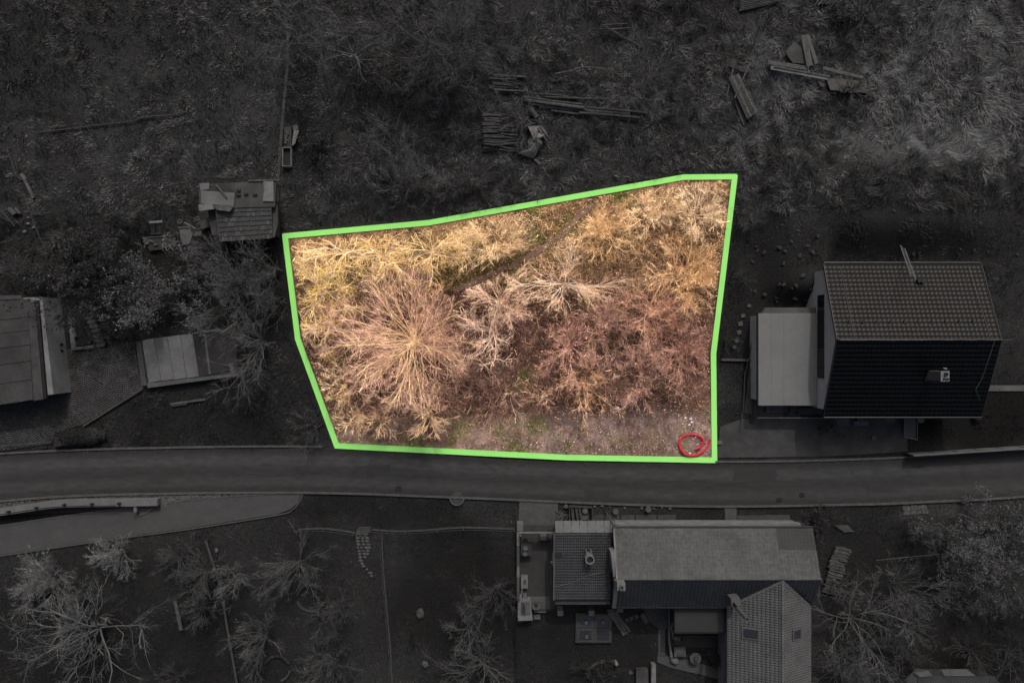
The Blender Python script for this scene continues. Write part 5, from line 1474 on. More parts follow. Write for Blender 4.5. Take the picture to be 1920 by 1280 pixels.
MB().prism(PP([(1256.5, 1140), (1265, 1140), (1264, 1200), (1264, 1230), (1262.4, 1230), (1256.6, 1200)], .2), 0, .2).build('soil', M['joint'], t)
for i in range(14):
    px, py = 1260+random.uniform(-2, 2), 1168+i*1.9+random.uniform(-1, 1)
    MB().stone(*P2(px, py, .2), .2, .08, .07, .07).item('stone', M['white2'], 'small whitish stone in the narrow raised bed', 'stone', 'whitish stones in the narrow raised bed')
MB().prism(PP([(1264, 1212), (1286, 1212), (1286, 1231), (1264, 1231)], .5), .42, .5).item('garden_bench', M['wood'], 'square slatted garden bench top beside the round table', 'bench')
MB().stone(*P2(1266, 1238, .2), 0, .34, .3, .4).item('boulder', M['pale'], 'pale boulder at the bend of the garden path', 'stone')
MB().box(*P2(1269, 1196, .4), 0, .5, .25, .45).item('storage_box', M['conc'], 'grey storage box on the patio under the annex roof edge', 'box')
MB().box(*P2(1273, 1206, .4), 0, .62, .4, .3).item('storage_box', M['black'], 'black storage box on the patio beside the slatted bench', 'box')
t = thing('round_table', 'round pale stone table with a dark box on it beside the wing', 'table', (*P2(1304, 1234), 0)); x, y = P2(1304, 1234, .5)
MB().cyl(x, y, .44, .42, .07, 22).build('table_top', M['stone'], t); MB().cyl(x, y, 0, .16, .44, 12).build('leg', M['stone'], t)
MB().box(x+.02, y-.03, .511, .26, .36, .16, .1).item('lantern_box', M['conc_d'], 'small dark box on the round stone table', 'box')
for a, b, l in (((1352, 1216), (1351, 1252), 'inner board of two leaning against the wing wall'), ((1358, 1212), (1357, 1260), 'outer board of two leaning against the wing wall')):
    MB().beam((*P2(*a, .3), .3), (*P2(*b, .3), .3), .2, .5).item('board', M['pale'], 'long pale '+l, 'board')
MB().prism(PP([(1193, 1255), (1215, 1254), (1216, 1285), (1193, 1285)], .4), 0, .4).item('planter_box', M['conc_d'], 'square grey planter at the bottom edge beside the white post', 'planter')
MB().prism(PP([(1222, 1246), (1230, 1246), (1230, 1290), (1221, 1290)], .5), 0, .5).item('garden_wall', M['white2'], 'narrow white wall running off the bottom edge', 'wall')
MB().box(*P2(1182, 1259), 0, .28, .26, .08, .4).item('stepping_stone', M['stone'], 'single stepping stone next to the square grey planter', 'stepping stone')
MB().tube([(*P2(1154, 1239), 0), (*P2(1154, 1239), .5), (*P2(1154, 1239), .62)], [.12, .14, .05], 10).item('garden_lamp', M['white2'], 'short white garden lamp at the rim of the round bed', 'lamp')
for i in range(15):
    a = math.pi*(.42+.62*i/14); px, py = 1140+38*math.cos(a), 1264-26*math.sin(a)
    MB().stone(*P2(px, py), 0, .14, .11, .16, a).item('stone', M['stone'], 'edging stone of the round bed at the bottom', 'stone', 'edging stones of the round bed')
t = thing('garden_wire_fence', 'thin dark wire fence between the lawn and the long house garden', 'fence', (*P2(968, 1220), 0))
for i in range(6): MB().tube([(*P2(967+i*.6, 1166+i*26), 0), (*P2(967+i*.6, 1166+i*26), .9)], .03, 6).build('post', M['metal_d'], t)
for z in (.3, .85): MB().tube([(*P2(967, 1160), z), (*P2(970, 1300), z)], .02, 5).build('wire', M['metal_d'], t)

# yard of the white house
MB().prism(PP(YARD_R), -.05, .025).struct('yard', M['conc_d'])
MB().prism(PP([(1857, 722), (1990, 722), (1990, 733), (1852, 733)]), -.05, .05).struct('garden_path', M['conc'])
for i, (px, py, s) in enumerate(((1404, 573, .26), (1393, 592, .3), (1388, 607, .34), (1386, 623, .34), (1381, 638, .34), (1377, 651, .26))):
    MB().box(*P2(px, py), 0, s, s*.9, .06, .1*i).item('stepping_stone', M['stone'], ['roundish stepping stone nearest the bare bush, topmost of the row', 'second stepping stone from the top beside the white house annex', 'third stepping stone from the top beside the white house annex', 'third stepping stone from the bottom beside the white house annex', 'second stepping stone from the bottom, close to the beam', 'half buried stepping stone nearest the beam, lowest of the row'][i], 'stepping stone', 'stepping stones beside the annex')
MB().beam((*P2(1351, 674), .12), (*P2(1412, 675), .12), .16, .12).item('beam', M['wood'], 'straight wooden beam lying between the band and the annex', 'beam')
t = thing('slatted_fence', 'slatted fence and sheet walkway along the white annex', 'fence', (*P2(1412, 730), 0))
for i in range(28):
    y_ = 692+i*3.2
    MB().box(*P2(1417, y_, .5), .5, .3, .055, .03).build('slat', M['wood'], t)
for px in (1412.5, 1421): MB().beam((*P2(px, 690, .5), .47), (*P2(px, 782, .5), .47), .05, .05).build('rail', M['wood_d'], t)
for i in range(12): MB().box(*P2(1415, 642+i*3.9, .5), .5, .22, .05, .03).build('slat', M['metal_d'], t)
MB().prism(PP([(1405, 690), (1411.5, 690), (1411.5, 778), (1396, 772)], .2), .1, .2).build('sheet', M['conc_d'], t)
MB().tube([(*P2(1408, 642, .2), .3), (*P2(1404, 672, .2), .3), (*P2(1396, 700, .2), .28), (*P2(1393.5, 770, .2), .25), (*P2(1400, 777, .2), .25)], .035, 6).item('drain_pipe', M['rail'], 'bent pipe running round the sheet walkway beside the annex', 'pipe')
MB().beam((*P2(1390, 774), .1), (*P2(1388.5, 807), .06), .08, .08).item('post', M['rail'], 'pale post lying on the ground at the yard corner below the walkway', 'post')
MB().box(*P2(1409, 785), 0, .3, .5, .2).item('stone_block', M['conc_dd'], 'dark block at the foot of the slatted fence', 'block')
MB().box(*P2(1348.5, 829), 0, .38, .26, .14).item('marker_stone', M['pale'], 'pale boundary stone just outside the band near the red pipe', 'stone')
t = thing('planter_box', 'white framed planter under the edge of the annex roof', 'planter', (*P2(1451, 767), .06)); x, y = P2(1451, 766.5, .3)
MB().box(x, y, .06, 1.12, .5, .3).build('frame', M['pale'], t); MB().box(x+.05, y, .361, .86, .36, .012).build('soil', M['black'], t)
MB().box(*P2(1481, 777, .2), .06, .6, .26, .12).item('door_mat', M['conc_dd'], 'dark mat beside the porch steps under the annex', 'mat')
t = thing('railing', 'pale thin handrail along the front of the white house', 'railing', (*P2(1580, 783), 0))
MB().tube([(*P2(1420, 783, 1), 1.0), (*P2(1755, 783.5, 1), 1.0)], .035, 6).build('handrail', M['metal'], t)
for i in range(8): MB().tube([(*P2(1422+i*47, 783, 1), 0), (*P2(1422+i*47, 783, 1), 1.0)], .025, 6).build('post', M['metal'], t)
# barrow
t = thing('wheelbarrow', 'black wheelbarrow standing on the grey yard', 'wheelbarrow', (*P2(1548, 806), 0)); x, y = P2(1548, 806, .4)
c, s = math.cos(.35), math.sin(.35); R2 = lambda a, b: (x+a*c-b*s, y+a*s+b*c)
q = lambda f, z: [(*R2(a*f, b*f), z) for a, b in ((-.36, -.26), (.3, -.26), (.3, .26), (-.36, .26))]
MB().hull8(q(.72, .22), q(1, .48)).build('tray', M['black'], t)
MB().prism([R2(a, b) for a, b in ((-.3, -.21), (.24, -.21), (.24, .21), (-.3, .21))], .481, .49).build('load', M['joint'], t)
MB().tube([(*R2(.62, 0.035), .17), (*R2(.62, -.035), .17)], .17, 14).build('wheel', M['black'], t)
for b in (-.2, .2): MB().tube([(*R2(.6, b*.3), .2), (*R2(-.1, b), .3), (*R2(-.75, b*1.3), .55)], .025, 6).build('handle', M['metal_d'], t); MB().tube([(*R2(-.25, b), .0), (*R2(-.2, b), .25)], .022, 6).build('leg', M['metal_d'], t)
MB().box(*R2(.33, 0), .3, .06, .5, .22, .35).build('front_rim', M['conc'], t)
for px, py, r, l in ((1567, 808, .12, 'grey stone nearest the wheelbarrow'), (1575, 813, .1, 'small dark stone between two others by the wheelbarrow'), (1582, 817, .13, 'third stone away from the wheelbarrow'), (1611, 823, .12, 'lone small stone on the middle of the yard')):
    MB().stone(*P2(px, py), .02, r, r*.8, r*.8).item('stone', M['conc_d'], l, 'stone', 'stones on the yard')
t = pot(1636, 820, .02, .17, .2, 'conc', 'round grey tub on the yard near the leaning sheet')
MB().box(*P2(1614, 793, .2), .02, 1.1, .32, .22).item('door_step', M['pale'], 'pale stone step in front of the white house door', 'step')
MB().box(*P2(1613, 787, .2), .02, .6, .2, .35).item('planter_box', M['black'], 'dark trough behind the pale stone step', 'planter')
MB().prism(PP([(1568, 782), (1592, 782), (1591, 797), (1569, 797)]), .0, .04).item('paving_slab', M['conc'], 'square slab on the yard beside the pale stone step', 'slab')
MB().prism(PP([(1660, 782), (1680, 782), (1680, 791), (1661, 791)]), .0, .04).item('paving_slab', M['conc'], 'square slab on the yard beside the leaning sheet', 'slab')
t = thing('leaning_sheet', 'large pale sheet ramp from the house front with a raised lip', 'ramp', (*P2(1706, 803), 0))
MB().hull8([(*P2(1695, 783), 0), (*P2(1694, 818), 0), (*P2(1717, 822), 0), (*P2(1718, 783), 0)], [(*P2(1695, 783, .6), .6), (*P2(1694, 818, .1), .1), (*P2(1717, 822, .1), .1), (*P2(1718, 783, .6), .6)]).build('panel', M['conc'], t)
MB().beam((*P2(1693, 818.5), .12), (*P2(1719, 823.5), .12), .08, .1).build('lip', M['metal'], t)
MB().beam((*P2(1718.4, 783, .5), .62), (*P2(1717.6, 821), .14), .05, .06).build('lip', M['metal'], t)
t = thing('round_table', 'round pale table half under the eaves of the white house', 'table', (*P2(1727, 786), 0)); x, y = P2(1727, 785.5, .7)
MB().cyl(x, y, .68, .28, .04, 20).build('table_top', M['pale'], t); MB().cyl(x, y, 0, .05, .68, 8).build('leg', M['metal'], t)
t = thing('garden_lamp', 'round pale garden ornament at the corner of the white house', 'ornament', (*P2(1836, 781), 0)); x, y = P2(1836, 781, .5)
MB().tube([(x, y, .0), (x, y, .1), (x, y, .3), (x, y, .5), (x, y, .62)], [.08, .2, .27, .2, .05], 12).build('globe', M['pale'], t); MB().tube([(x-.1, y+.1, .5), (x+.1, y, .66), (x+.16, y-.12, .5)], .03, 5).build('strap', M['black'], t)
t = thing('garden_chair', 'dark wire garden chair beside the round ornament', 'chair', (*P2(1842, 790), 0)); x, y = P2(1842, 790, .4)
MB().ring(x, y, .42, .24, .2, .03, 16).build('seat', M['metal_d'], t)
for k in range(4): MB().tube([(x+.2*math.cos(k*1.57+.8), y+.2*math.sin(k*1.57+.8), 0), (x+.2*math.cos(k*1.57+.8), y+.2*math.sin(k*1.57+.8), .42)], .018, 5).build('leg', M['metal_d'], t)
MB().tube([(x-.2, y-.1, .43), (x-.12, y-.22, .85), (x+.12, y-.22, .85), (x+.2, y-.1, .43)], .018, 5).build('backrest', M['metal_d'], t)
# fence along the road, leaning away in the picture because it is tall
t = thing('panel_fence', 'grey panel fence with pale top rail between the dark lawn and the road', 'fence', (*P2(1810, 845), 0))
Ab, Bb = P2(1696, 849), P2(1990, 831)
n = 7
for i in range(n+1):
    f = i/n; x, y = Ab[0]+(Bb[0]-Ab[0])*f, Ab[1]+(Bb[1]-Ab[1])*f
    MB().box(x, y, 0, .09, .09, 1.1).build('post', M['rail'], t)
    if i < n:
        g = (i+1)/n; x2, y2 = Ab[0]+(Bb[0]-Ab[0])*g, Ab[1]+(Bb[1]-Ab[1])*g
        dx, dy = (x2-x), (y2-y); l = math.hypot(dx, dy); ux, uy = dx/l, dy/l
        MB().beam((x+ux*.06, y+uy*.06, .57), (x2-ux*.06, y2-uy*.06, .57), .05, .98).build('panel', M['conc'], t)
MB().beam((Ab[0], Ab[1], 1.14), (Bb[0], Bb[1], 1.14), .1, .06).build('top_rail', M['metal'], t)
# ladder against the roof from the rise behind the house
def ladder():
    za = float(bank(np.array(28.5), np.array(6.9))); a = Vector((*P2(1692, 462, za), za)); b = Vector((*P2(1712, 519, 6.1), 6.1)); t = thing('ladder', 'aluminium ladder leaning on the dark tiled roof from the bank behind', 'ladder', a)
    d = (b-a); w = Vector((d.y, -d.x, 0)).normalized()*-.24
    for s in (-1, 1): MB().beam(a+w*s, b+w*s, .04, .04).build('stile', M['ladder'], t)
    for i in range(12):
        p = a+d*((i+.7)/12.4); MB().tube([p-w*.95, p+w*.95], .017, 6).build('rung', M['ladder'], t)
ladder()
# stones on the bare soil above the white house
for i in range(34):
    px, py = random.uniform(1400, 1530), random.uniform(425, 570)
    x, y = P2(px, py); r = random.uniform(.08, .26)
    MB().stone(x, y, float(bank(np.array(x), np.array(y)))-.06, r, r*.7, r*.6, random.uniform(0, 3)).item('stone', M['conc_dd'], 'rough stone on the bare dark soil above the annex', 'stone', 'rough stones on the dark soil')
for i in range(22):
    px, py = random.uniform(1540, 1915), random.uniform(385, 480)
    x, y = P2(px, py); r = random.uniform(.06, .18)
    MB().stone(x, y, float(bank(np.array(x), np.array(y)))-.06, r, r*.7, r*.6, random.uniform(0, 3)).item('stone', M['conc_dd'], 'small stone on the dark soil behind the tiled roof', 'stone', 'small stones behind the tiled roof')
for i, (px, py, l) in enumerate(((1492, 359, 'pale wooden triangle trestle nearest the band corner'), (1626, 349, 'dark triangle trestle with a long tail in the middle of the three'), (1742, 341, 'dark triangle trestle with a long tail beside a pale stone, farthest from the band'))):
    x, y = P2(px, py); z = float(bank(np.array(x), np.array(y)))
    t = thing('trestle', l, 'trestle', (x, y, z), 'triangular trestles on the slope'); m = M['wood' if i == 0 else 'metal_d']
    A, B, C_ = (x-.22, y, z+.5), (x+.2, y+.24, z+.5), (x+.2, y-.24, z+.5)
    for p, q in ((A, B), (B, C_), (C_, A)): MB().beam(p, q, .06, .06).build('bar', m, t)
    for p in (A, B, C_): MB().beam((p[0], p[1], z-.05), (p[0], p[1], z+.5), .05, .05).build('leg', m, t)
    if i:
        for k in (0, 1): MB().beam((x-.15, y-.05-.14*k, z+.3), (x-1.0, y-.25-.14*k, z+.05), .06, .06).build('tail', m, t)
MB().stone(*P2(1717, 338), 0, .16, .16, .2).item('stone', M['pale'], 'pale round stone at the tail of the far trestle', 'stone')

# top right: planks and heaps
def plank(a, b, w, th, z0, z1, m, label, group):
    z = lambda p: float(bank(np.array(P2(*p)[0]), np.array(P2(*p)[1])))
    return MB().beam((*P2(*a, z0), z0+z(a)), (*P2(*b, z1), z1+z(b)), w, th).item('plank', M[m], label, 'plank', group)
PG = 'planks in the heap at the top'
plank((1507, 66), (1518, 124), .46, .07, .5, .5, 'wood', 'wide pale plank of the heap pointing up to the top edge', PG)
plank((1514, 66), (1531, 120), .26, .05, .42, .42, 'conc', 'narrower plank tucked under the wide pale plank', PG)
plank((1440, 117), (1513, 128), .32, .05, .3, .4, 'wood', 'upper long plank crossing under the wide pale one', PG)
plank((1445, 127), (1552, 147), .30, .06, .34, .44, 'pale', 'lowest and palest long plank at the dark opening', PG)
plank((1452, 125), (1556, 144), .12, .05, .42, .5, 'wood', 'thin batten along the palest long plank', PG)
plank((1543, 128), (1618, 146), .24, .08, .45, .4, 'wood', 'frayed plank on the far end of the heap over the dark opening', PG)
MB().prism(PP([(1472, 98), (1490, 78), (1506, 92), (1510, 120), (1486, 118)], .35), .25, .36).item('board_sheet', M['conc_d'], 'five cornered grey sheet beside the wide pale plank', 'sheet')
MB().prism(PP([(1533, 152), (1547, 152), (1545, 163), (1538, 162)], .3), .1, .3).item('stone_block', M['conc_d'], 'small grey block hanging below the palest plank', 'block')
MB().prism(PP([(1550, 146), (1626, 150), (1628, 174), (1558, 168)], .4), 0, .3).item('timber_heap_base', M['black'], 'black box under the frayed end of the plank heap', 'box')  # plain black block filling the opening below the planks
t = thing('timber_raft', 'long weathered boarded raft lying aslant between trestles and poles', 'raft', (*P2(1395, 180), 0))
for i in range(4):
    a = (1368+i*5.0, 144-i*1.8); b = (1403+i*5.2, 222-i*3.4)
    MB().beam((*P2(*a, .5), .46), (*P2(*b, .5), .46), .21, .06).build('plank', M['wood' if i % 2 else 'wood_d'], t)
for f in (.1, .5, .9): MB().beam((1368*0+P2(1368+35*f, 142+78*f, .4)[0], P2(0, 146+78*f, .4)[1], .38), (P2(1386+36*f, 136+74*f, .4)[0], P2(0, 137+74*f, .4)[1], .38), .1, .08).build('bearer', M['wood_d'], t)
MB().prism(PP([(1368, 162), (1374, 166), (1402, 218), (1394, 236), (1388, 222)], .2), 0, .2).item('tarpaulin', M['conc_d'], 'folded dark sheet lying along the boarded raft', 'tarpaulin')
MB().beam((*P2(1371, 131), .5), (*P2(1360, 187), .2), .09, .06).item('pole', M['wood'], 'thin stake standing off the upper side of the boarded raft', 'pole')
MB().beam((*P2(1400, 126), .62), (*P2(1373, 189), .56), .1, .06).item('pole', M['wood'], 'stake lying across the boarded raft', 'pole')
MB().box(*P2(1374, 120, .3), 0, .42, .6, .35, -.4).item('stone_block', M['wood_d'], 'weathered block at the head of the boarded raft', 'block')
for i in range(6):
    MB().beam((*P2(1380+i*4, 126+i*.5), .25), (*P2(1388+i*4, 138+i*.5), .3), .06, .05).item('stick', M['wood'], 'short slat between the block and the boarded raft', 'stick', 'short slats at the head of the raft')
for i in range(8):
    a, b = (1386-i*.3+random.uniform(-2, 2), 22-i*3), (1456+random.uniform(-4, 4), 2+(-i*2.6+8)*.6)
    MB().tube([(*P2(*a), .12+.05*i), (*P2((a[0]+b[0])/2, (a[1]+b[1])/2), .14+.05*i), (*P2(*b), .12+.05*i)], .07, 6).item('pole', M['wood'], 'round pole in the stack at the top edge above the boarded raft', 'pole', 'stacked poles at the top edge')
for i in range(7):
    a, b = (1524+i*7, 14-i*1.0), (1544+i*8, -8)
    MB().tube([(*P2(*a), .15+.04*(i % 3)), (*P2(*b), .18+.04*(i % 3))], .07, 6).item('pole', M['wood' if i % 2 else 'wood_d'], 'round pole in the cross stack at the top edge beside the round grey shrub', 'pole', 'cross stacked poles at the top edge')
MB().tube([(*P2(1456, 4), .1), (*P2(1469, 20), .06)], .05, 6).item('pole', M['wood_d'], 'single dark pole leaning off the end of the pole stack', 'pole')

# top middle: firewood, long poles, tarpaulin, pole frame
random.seed(9)
def log(a, b, r, z, label, group, m='log'):
    pa, pb = P2(*a, z), P2(*b, z); mx = ((pa[0]+pb[0])/2+random.uniform(-.05, .05), (pa[1]+pb[1])/2+random.uniform(-.05, .05))
    return MB().tube([(*pa, z), (*mx, z+random.uniform(-.03, .04)), (*pb, z+random.uniform(-.03, .03))], [r, r*random.uniform(.9, 1.05), r*random.uniform(.75, .95)], 7).item('log', M[m], label, 'log', group)
for lay in range(3):
    for i in range(17-lay*2):
        y = 212+lay*3+i*4.4; x = 906+random.uniform(-3, 2)
        log((x, y+random.uniform(-1, 1)), (x+33+random.uniform(-3, 6), y+random.uniform(-2, 2)), random.uniform(.06, .1), .1+.17*lay, 'firewood log in the outer stack beside the crumpled tarpaulin', 'outer firewood stack')
for lay in range(3):
    for i in range(11):
        y = 238+i*4.2; x = 936+random.uniform(-2, 3)
        log((x, y+random.uniform(-2, 2)), (x+34+random.uniform(-4, 3), y+random.uniform(-5, 5)), random.uniform(.035, .06), .12+.15*lay, 'thin pale firewood branch in the inner stack beside the tarpaulin', 'inner firewood stack', 'wood')
for i in range(9):
    log((922+random.uniform(-5, 5), 140+i*3.6), (990+random.uniform(-26, 4), 142+i*3.8+random.uniform(-2, 3)), random.uniform(.05, .1), .12+.05*(i % 3), 'rough log in the loose row above the firewood stacks', 'loose logs above the firewood', 'log')
for n_, (a, b, r, z) in enumerate([((980, 182), (1092, 196), .09, .35), ((985, 188), (1095, 203), .13, .3), ((996, 196), (1100, 206), .1, .2), ((1012, 200), (1180, 214), .12, .12), ((1022, 182), (1140, 186), .07, .2), ((1034, 208), (1150, 222), .1, .1), ((1085, 212), (1200, 221), .1, .25), ((1100, 202), (1196, 210), .09, .2), ((1172, 210), (1214, 212), .1, .1), ((1010, 176), (1085, 184), .06, .12), ((1110, 218), (1196, 226), .07, .1)]):
    log(a, b, r, z, ['long pole on top of the row, starting nearest the sapling', 'thickest long pole of the row above the tarpaulin', 'long pole lying directly under the thickest one', 'longest pole of the row, reaching toward the upper band', 'dark slim pole along the upper side of the pole row', 'pole along the lower side of the row near the bucket', 'pole end pieces stacked in the middle of the far half', 'upper pole in the far half of the row', 'short thick pole stub at the far end of the row', 'slim pole above the sapling end of the row', 'lowest pole at the far end of the row'][n_], 'long poles above the tarpaulin', 'wood' if r > .1 else 'log')
log((1040, 139), (1098, 126), .05, .5, 'thin bent pole lying above the long pole row', None, 'wood'); log((1098, 126), (1140, 131), .045, .5, 'thin pole continuing the bent pole above the long pole row', None, 'wood')
log((1036, 152), (1080, 152), .06, .1, 'short dark log between the bent pole and the long pole row', None, 'log')
t = thing('bucket', 'grey bucket lying on its side between firewood and tarpaulin', 'bucket', (*P2(1000, 215), 0))
MB().tube([(*P2(994, 206), .2), (*P2(1005, 222), .22)], [.24, .2], 14).build('body', M['conc_d'], t); MB().tube([(*P2(1005, 222), .22), (*P2(1005.8, 223.2), .22)], [.22, .22], 14).build('rim', M['conc'], t)
def tarp():
    ol = [(989, 237), (1002, 235), (1016, 236), (1027, 250), (1024, 256), (1015, 250), (1018, 272), (1008, 286), (1000, 299), (988, 296), (971, 290), (972, 286), (990, 283), (988, 268), (994, 254), (996, 243)]
    t = thing('tarpaulin', 'crumpled pale tarpaulin draped over a stack beside the firewood', 'tarpaulin', (*P2(1000, 268), 0))
    n = len(ol); V = []
    ctr = (1003, 266)
    for k, (f, z) in enumerate(((1.0, .03), (.93, .4), (.6, .62), (.25, .7))):
        for i, (x, y) in enumerate(ol):
            X, Y = ctr[0]+(x-ctr[0])*f, ctr[1]+(y-ctr[1])*f
            V.append((*P2(X, Y, z), z+(.1*math.sin(i*2.1+k) if k else 0)))
    V.append((*P2(*ctr, .66), .64))
    F = [(k*n+i, k*n+(i+1) % n, (k+1)*n+(i+1) % n, (k+1)*n+i) for k in range(3) for i in range(n)]+[(3*n+i, 3*n+(i+1) % n, 4*n) for i in range(n)]
    MB().add(V, [f[::-1] for f in F]).build('sheet', M['tarp'], t)
    for a, b in (((1008, 240), (1024, 262)), ((1012, 238), (1027, 256))): MB().tube([(*P2(*a, .7), .72), (*P2(*b, .6), .5)], .07, 7).build('fold', M['tarp'], t)
    for a, b in (((974, 288), (992, 272)), ((990, 274), (992, 292))): MB().tube([(*P2(*a, .7), .7), (*P2(*b, .7), .74)], .02, 5).build('strap', M['black'], t)
    MB().hull8([(*P2(1000, 299), 0), (*P2(1005, 297), 0), (*P2(1014, 306), 0), (*P2(1012, 309), 0)][::-1], [(*P2(1000, 299, .2), .2), (*P2(1005, 297, .2), .22), (*P2(1014, 306, .2), .1), (*P2(1012, 309, .2), .1)][::-1]).build('loose_flap', M['tarp'], t)
tarp()
t = thing('tumbled_tripod', 'tumbled tripod of thin poles lying in the dry grass at the top', 'tripod', (*P2(1165, 65), 0))
for a, b, z0, z1 in (((1125, 55), (1152, 54), .3, .4), ((1130, 47), (1176, 45), .6, .7), ((1130, 47), (1205, 90), .6, .1), ((1140, 56), (1186, 52), .5, .6), ((1184, 48), (1206, 88), .7, .1), ((1128, 48), (1122, 58), .6, .3), ((1140, 60), (1196, 84), .3, .05)):
    MB().tube([(*P2(*a, z0), z0), (*P2(*b, z1), z1)], .05, 6).build('pole', M['wood'], t)

# top left: wires, posts, cold frame, scrap
MB().tube([(*P2(*q), .1+.03*(i % 2)) for i, q in enumerate(smooth_pl([(68, 250), (130, 243), (190, 235), (245, 229), (275, 221), (320, 217), (350, 211)], 3))], .045, 6).item('pole', M['rail'], 'long thin pale pole lying across the grey meadow', 'pole')
for i, (px, py, h) in enumerate(((357, 120, 1.1), (378, 110, 1.3), (413, 112, 1.3), (446, 108, 1.2), (476, 106, 1.2), (512, 99, 1.4))):
    x, y = P2(px, py)
    t = thing('wire_post', 'thin dark post with a peg top in the row on the meadow', 'post', (x, y, 0), 'thin posts on the meadow')
    MB().tube([(x, y, -.02), (x, y, h)], .03, 6).build('post', M['metal_d'], t); MB().ring(x, y, h, .045, .02, .04, 8).build('peg', M['rail'], t)
t = thing('garden_track', 'worn narrow track edging the meadow toward the shed', 'edging', (*P2(532, 200), 0))
MB().strip(smooth_pl(PP([(540, 60), (538, 130), (530, 220), (524, 300), (521, 335)]), 6), .22, -.03, .02).build('strip', M['conc_d'], t)
t = thing('cold_frame', 'open pale edged cold frame at the meadow edge above the shed', 'cold frame', (*P2(538, 294), 0))
for a, b in (((530, 277), (530, 311)), ((546, 277), (546, 311)), ((529, 311.5), (547, 311.5)), ((530, 277), (546, 277))):
    MB().beam((*P2(*a, .3), .2), (*P2(*b, .3), .2), .07, .3).build('side_board', M['pale'], t)
MB().prism(PP([(531, 278), (545, 278), (545, 310), (531, 310)]), 0, .08).build('soil', M['joint'], t)
t = thing('junk_crate', 'crate of garden junk with a white sack behind the open cold frame', 'crate', (*P2(543, 255), 0))
MB().box(*P2(540, 257, .3), 0, .52, 1.5, .35).build('box', M['wood_d'], t); MB().box(*P2(554, 239, .4), 0, .36, .3, .4).build('block', M['conc'], t)
MB().hull8([(*P2(551, 243), .0), (*P2(561, 245), .0), (*P2(553, 270), 0), (*P2(547, 274), 0)][::-1], [(*P2(551, 243, .5), .5), (*P2(561, 245, .5), .5), (*P2(553, 270, .4), .4), (*P2(547, 274, .4), .4)][::-1]).build('sack', M['white2'], t)
for i in range(6): MB().stone(*P2(537+random.uniform(-3, 4), 248+i*4, .4), .351, .12, .1, .12).build('lump', M['stone'], t)
t = thing('trestle_table', 'small white topped trestle with striped legs left of the shed junk', 'table', (*P2(293, 428), 0))
MB().beam((*P2(280, 417, .8), .78), (*P2(304, 415, .8), .78), .16, .07).build('top_board', M['white2'], t)
for a, b in (((284, 418), (289, 437)), ((288, 418), (292, 437)), ((298, 417), (303, 436)), ((302, 416), (306, 435))): MB().beam((*P2(*a, .7), .72), (*P2(*b), .25), .07, .05).build('slat', M['pale'], t)
MB().prism(PP([(286, 436), (307, 434), (307, 440), (286, 441)]), 0, .2).build('foot_box', M['black'], t)
t = thing('junk_pile', 'pile of pale sheets and a pipe between trestle and shed', 'junk', (*P2(350, 440), 0))
MB().prism(PP([(333, 428), (358, 425), (362, 440), (356, 458), (342, 462), (337, 450)], .4), 0, .35, .15).build('heap', M['conc'], t)
MB().ring(*P2(342, 417.5), .35, .16, .1, .1, 14).build('pipe_end', M['conc'], t)
MB().beam((*P2(346, 417, .5), .55), (*P2(367, 428, .5), .45), .1, .06).build('batten', M['pale'], t)
MB().beam((*P2(334, 427, .4), .45), (*P2(362, 425, .4), .45), .08, .05).build('batten', M['conc'], t)
MB().box(*P2(371, 438, .5), 0, .48, .42, .5).build('crate', M['wood_d'], t); MB().box(*P2(371, 438, .5), .501, .34, .28, .04).build('crate_lid', M['conc'], t)
MB().prism(PP([(372, 415), (394, 408), (397, 424), (378, 430)], .5), 0, .5).build('box_stack', M['conc_d'], t)
t = thing('old_tub', 'broken trough with a curved lid below the small trestle', 'trough', (*P2(300, 455), 0))
MB().prism(PP([(270, 446), (324, 442), (328, 464), (280, 470)], .3), 0, .26).build('base', M['conc_dd'], t)
MB().beam((*P2(268, 446, .3), .3), (*P2(326, 441.5, .3), .3), .06, .06).build('rim', M['conc'], t)
MB().tube([(*P2(304, 469, .3), .25), (*P2(311, 462, .4), .42), (*P2(325, 459, .3), .3)], [.05, .16, .08], 8).build('lid', M['conc_d'], t)
for i in range(5): MB().stone(*P2(272+i*5, 452+random.uniform(0, 10), .3), .25, .16, .12, .15).build('rubble', M['stone'], t)
# far left scrap
t = thing('split_log', 'pale split log in two pieces lying at the left meadow edge', 'log', (*P2(50, 348), 0))
MB().beam((*P2(39, 326, .2), .15), (*P2(47, 337, .2), .15), .24, .16).build('piece', M['conc'], t); MB().beam((*P2(46, 338, .2), .14), (*P2(62, 371, .2), .1), .2, .14).build('piece', M['wood'], t)
MB().tube([(*P2(20, 290), .2), (*P2(34, 330), .2), (*P2(44, 339), .18)], .035, 6).item('rod', M['rail'], 'thin rod lying above the split log', 'rod')
MB().tube([(*P2(30, 297), .15), (*P2(35, 312), .18), (*P2(36, 321), .15)], .06, 6).item('branch', M['wood_d'], 'short thick branch beside the thin rod and split log', 'branch')
MB().tube([(*P2(50, 370), .15), (*P2(63, 410), .15), (*P2(76, 444), .12), (*P2(88, 470), .1)], .03, 6).item('rod', M['rail'], 'long thin pole running down from the split log', 'pole')
MB().prism(PP([(-20, 385), (30, 378), (50, 400), (40, 425), (20, 418), (-20, 400)]), .0, .05).item('fire_pit', M['black'], 'black scorched pit under the two barrels', 'pit')
MB().tube([(*P2(16, 391, .4), .32), (*P2(27, 403, .4), .32)], [.2, .2], 14).item('barrel', M['rail'], 'rounded grey barrel lying over the black pit', 'barrel')
MB().tube([(*P2(26, 390, .4), .28), (*P2(36, 401, .4), .28)], [.1, .1], 10).item('barrel', M['conc_d'], 'narrow canister beside the rounded barrel over the black pit', 'canister')
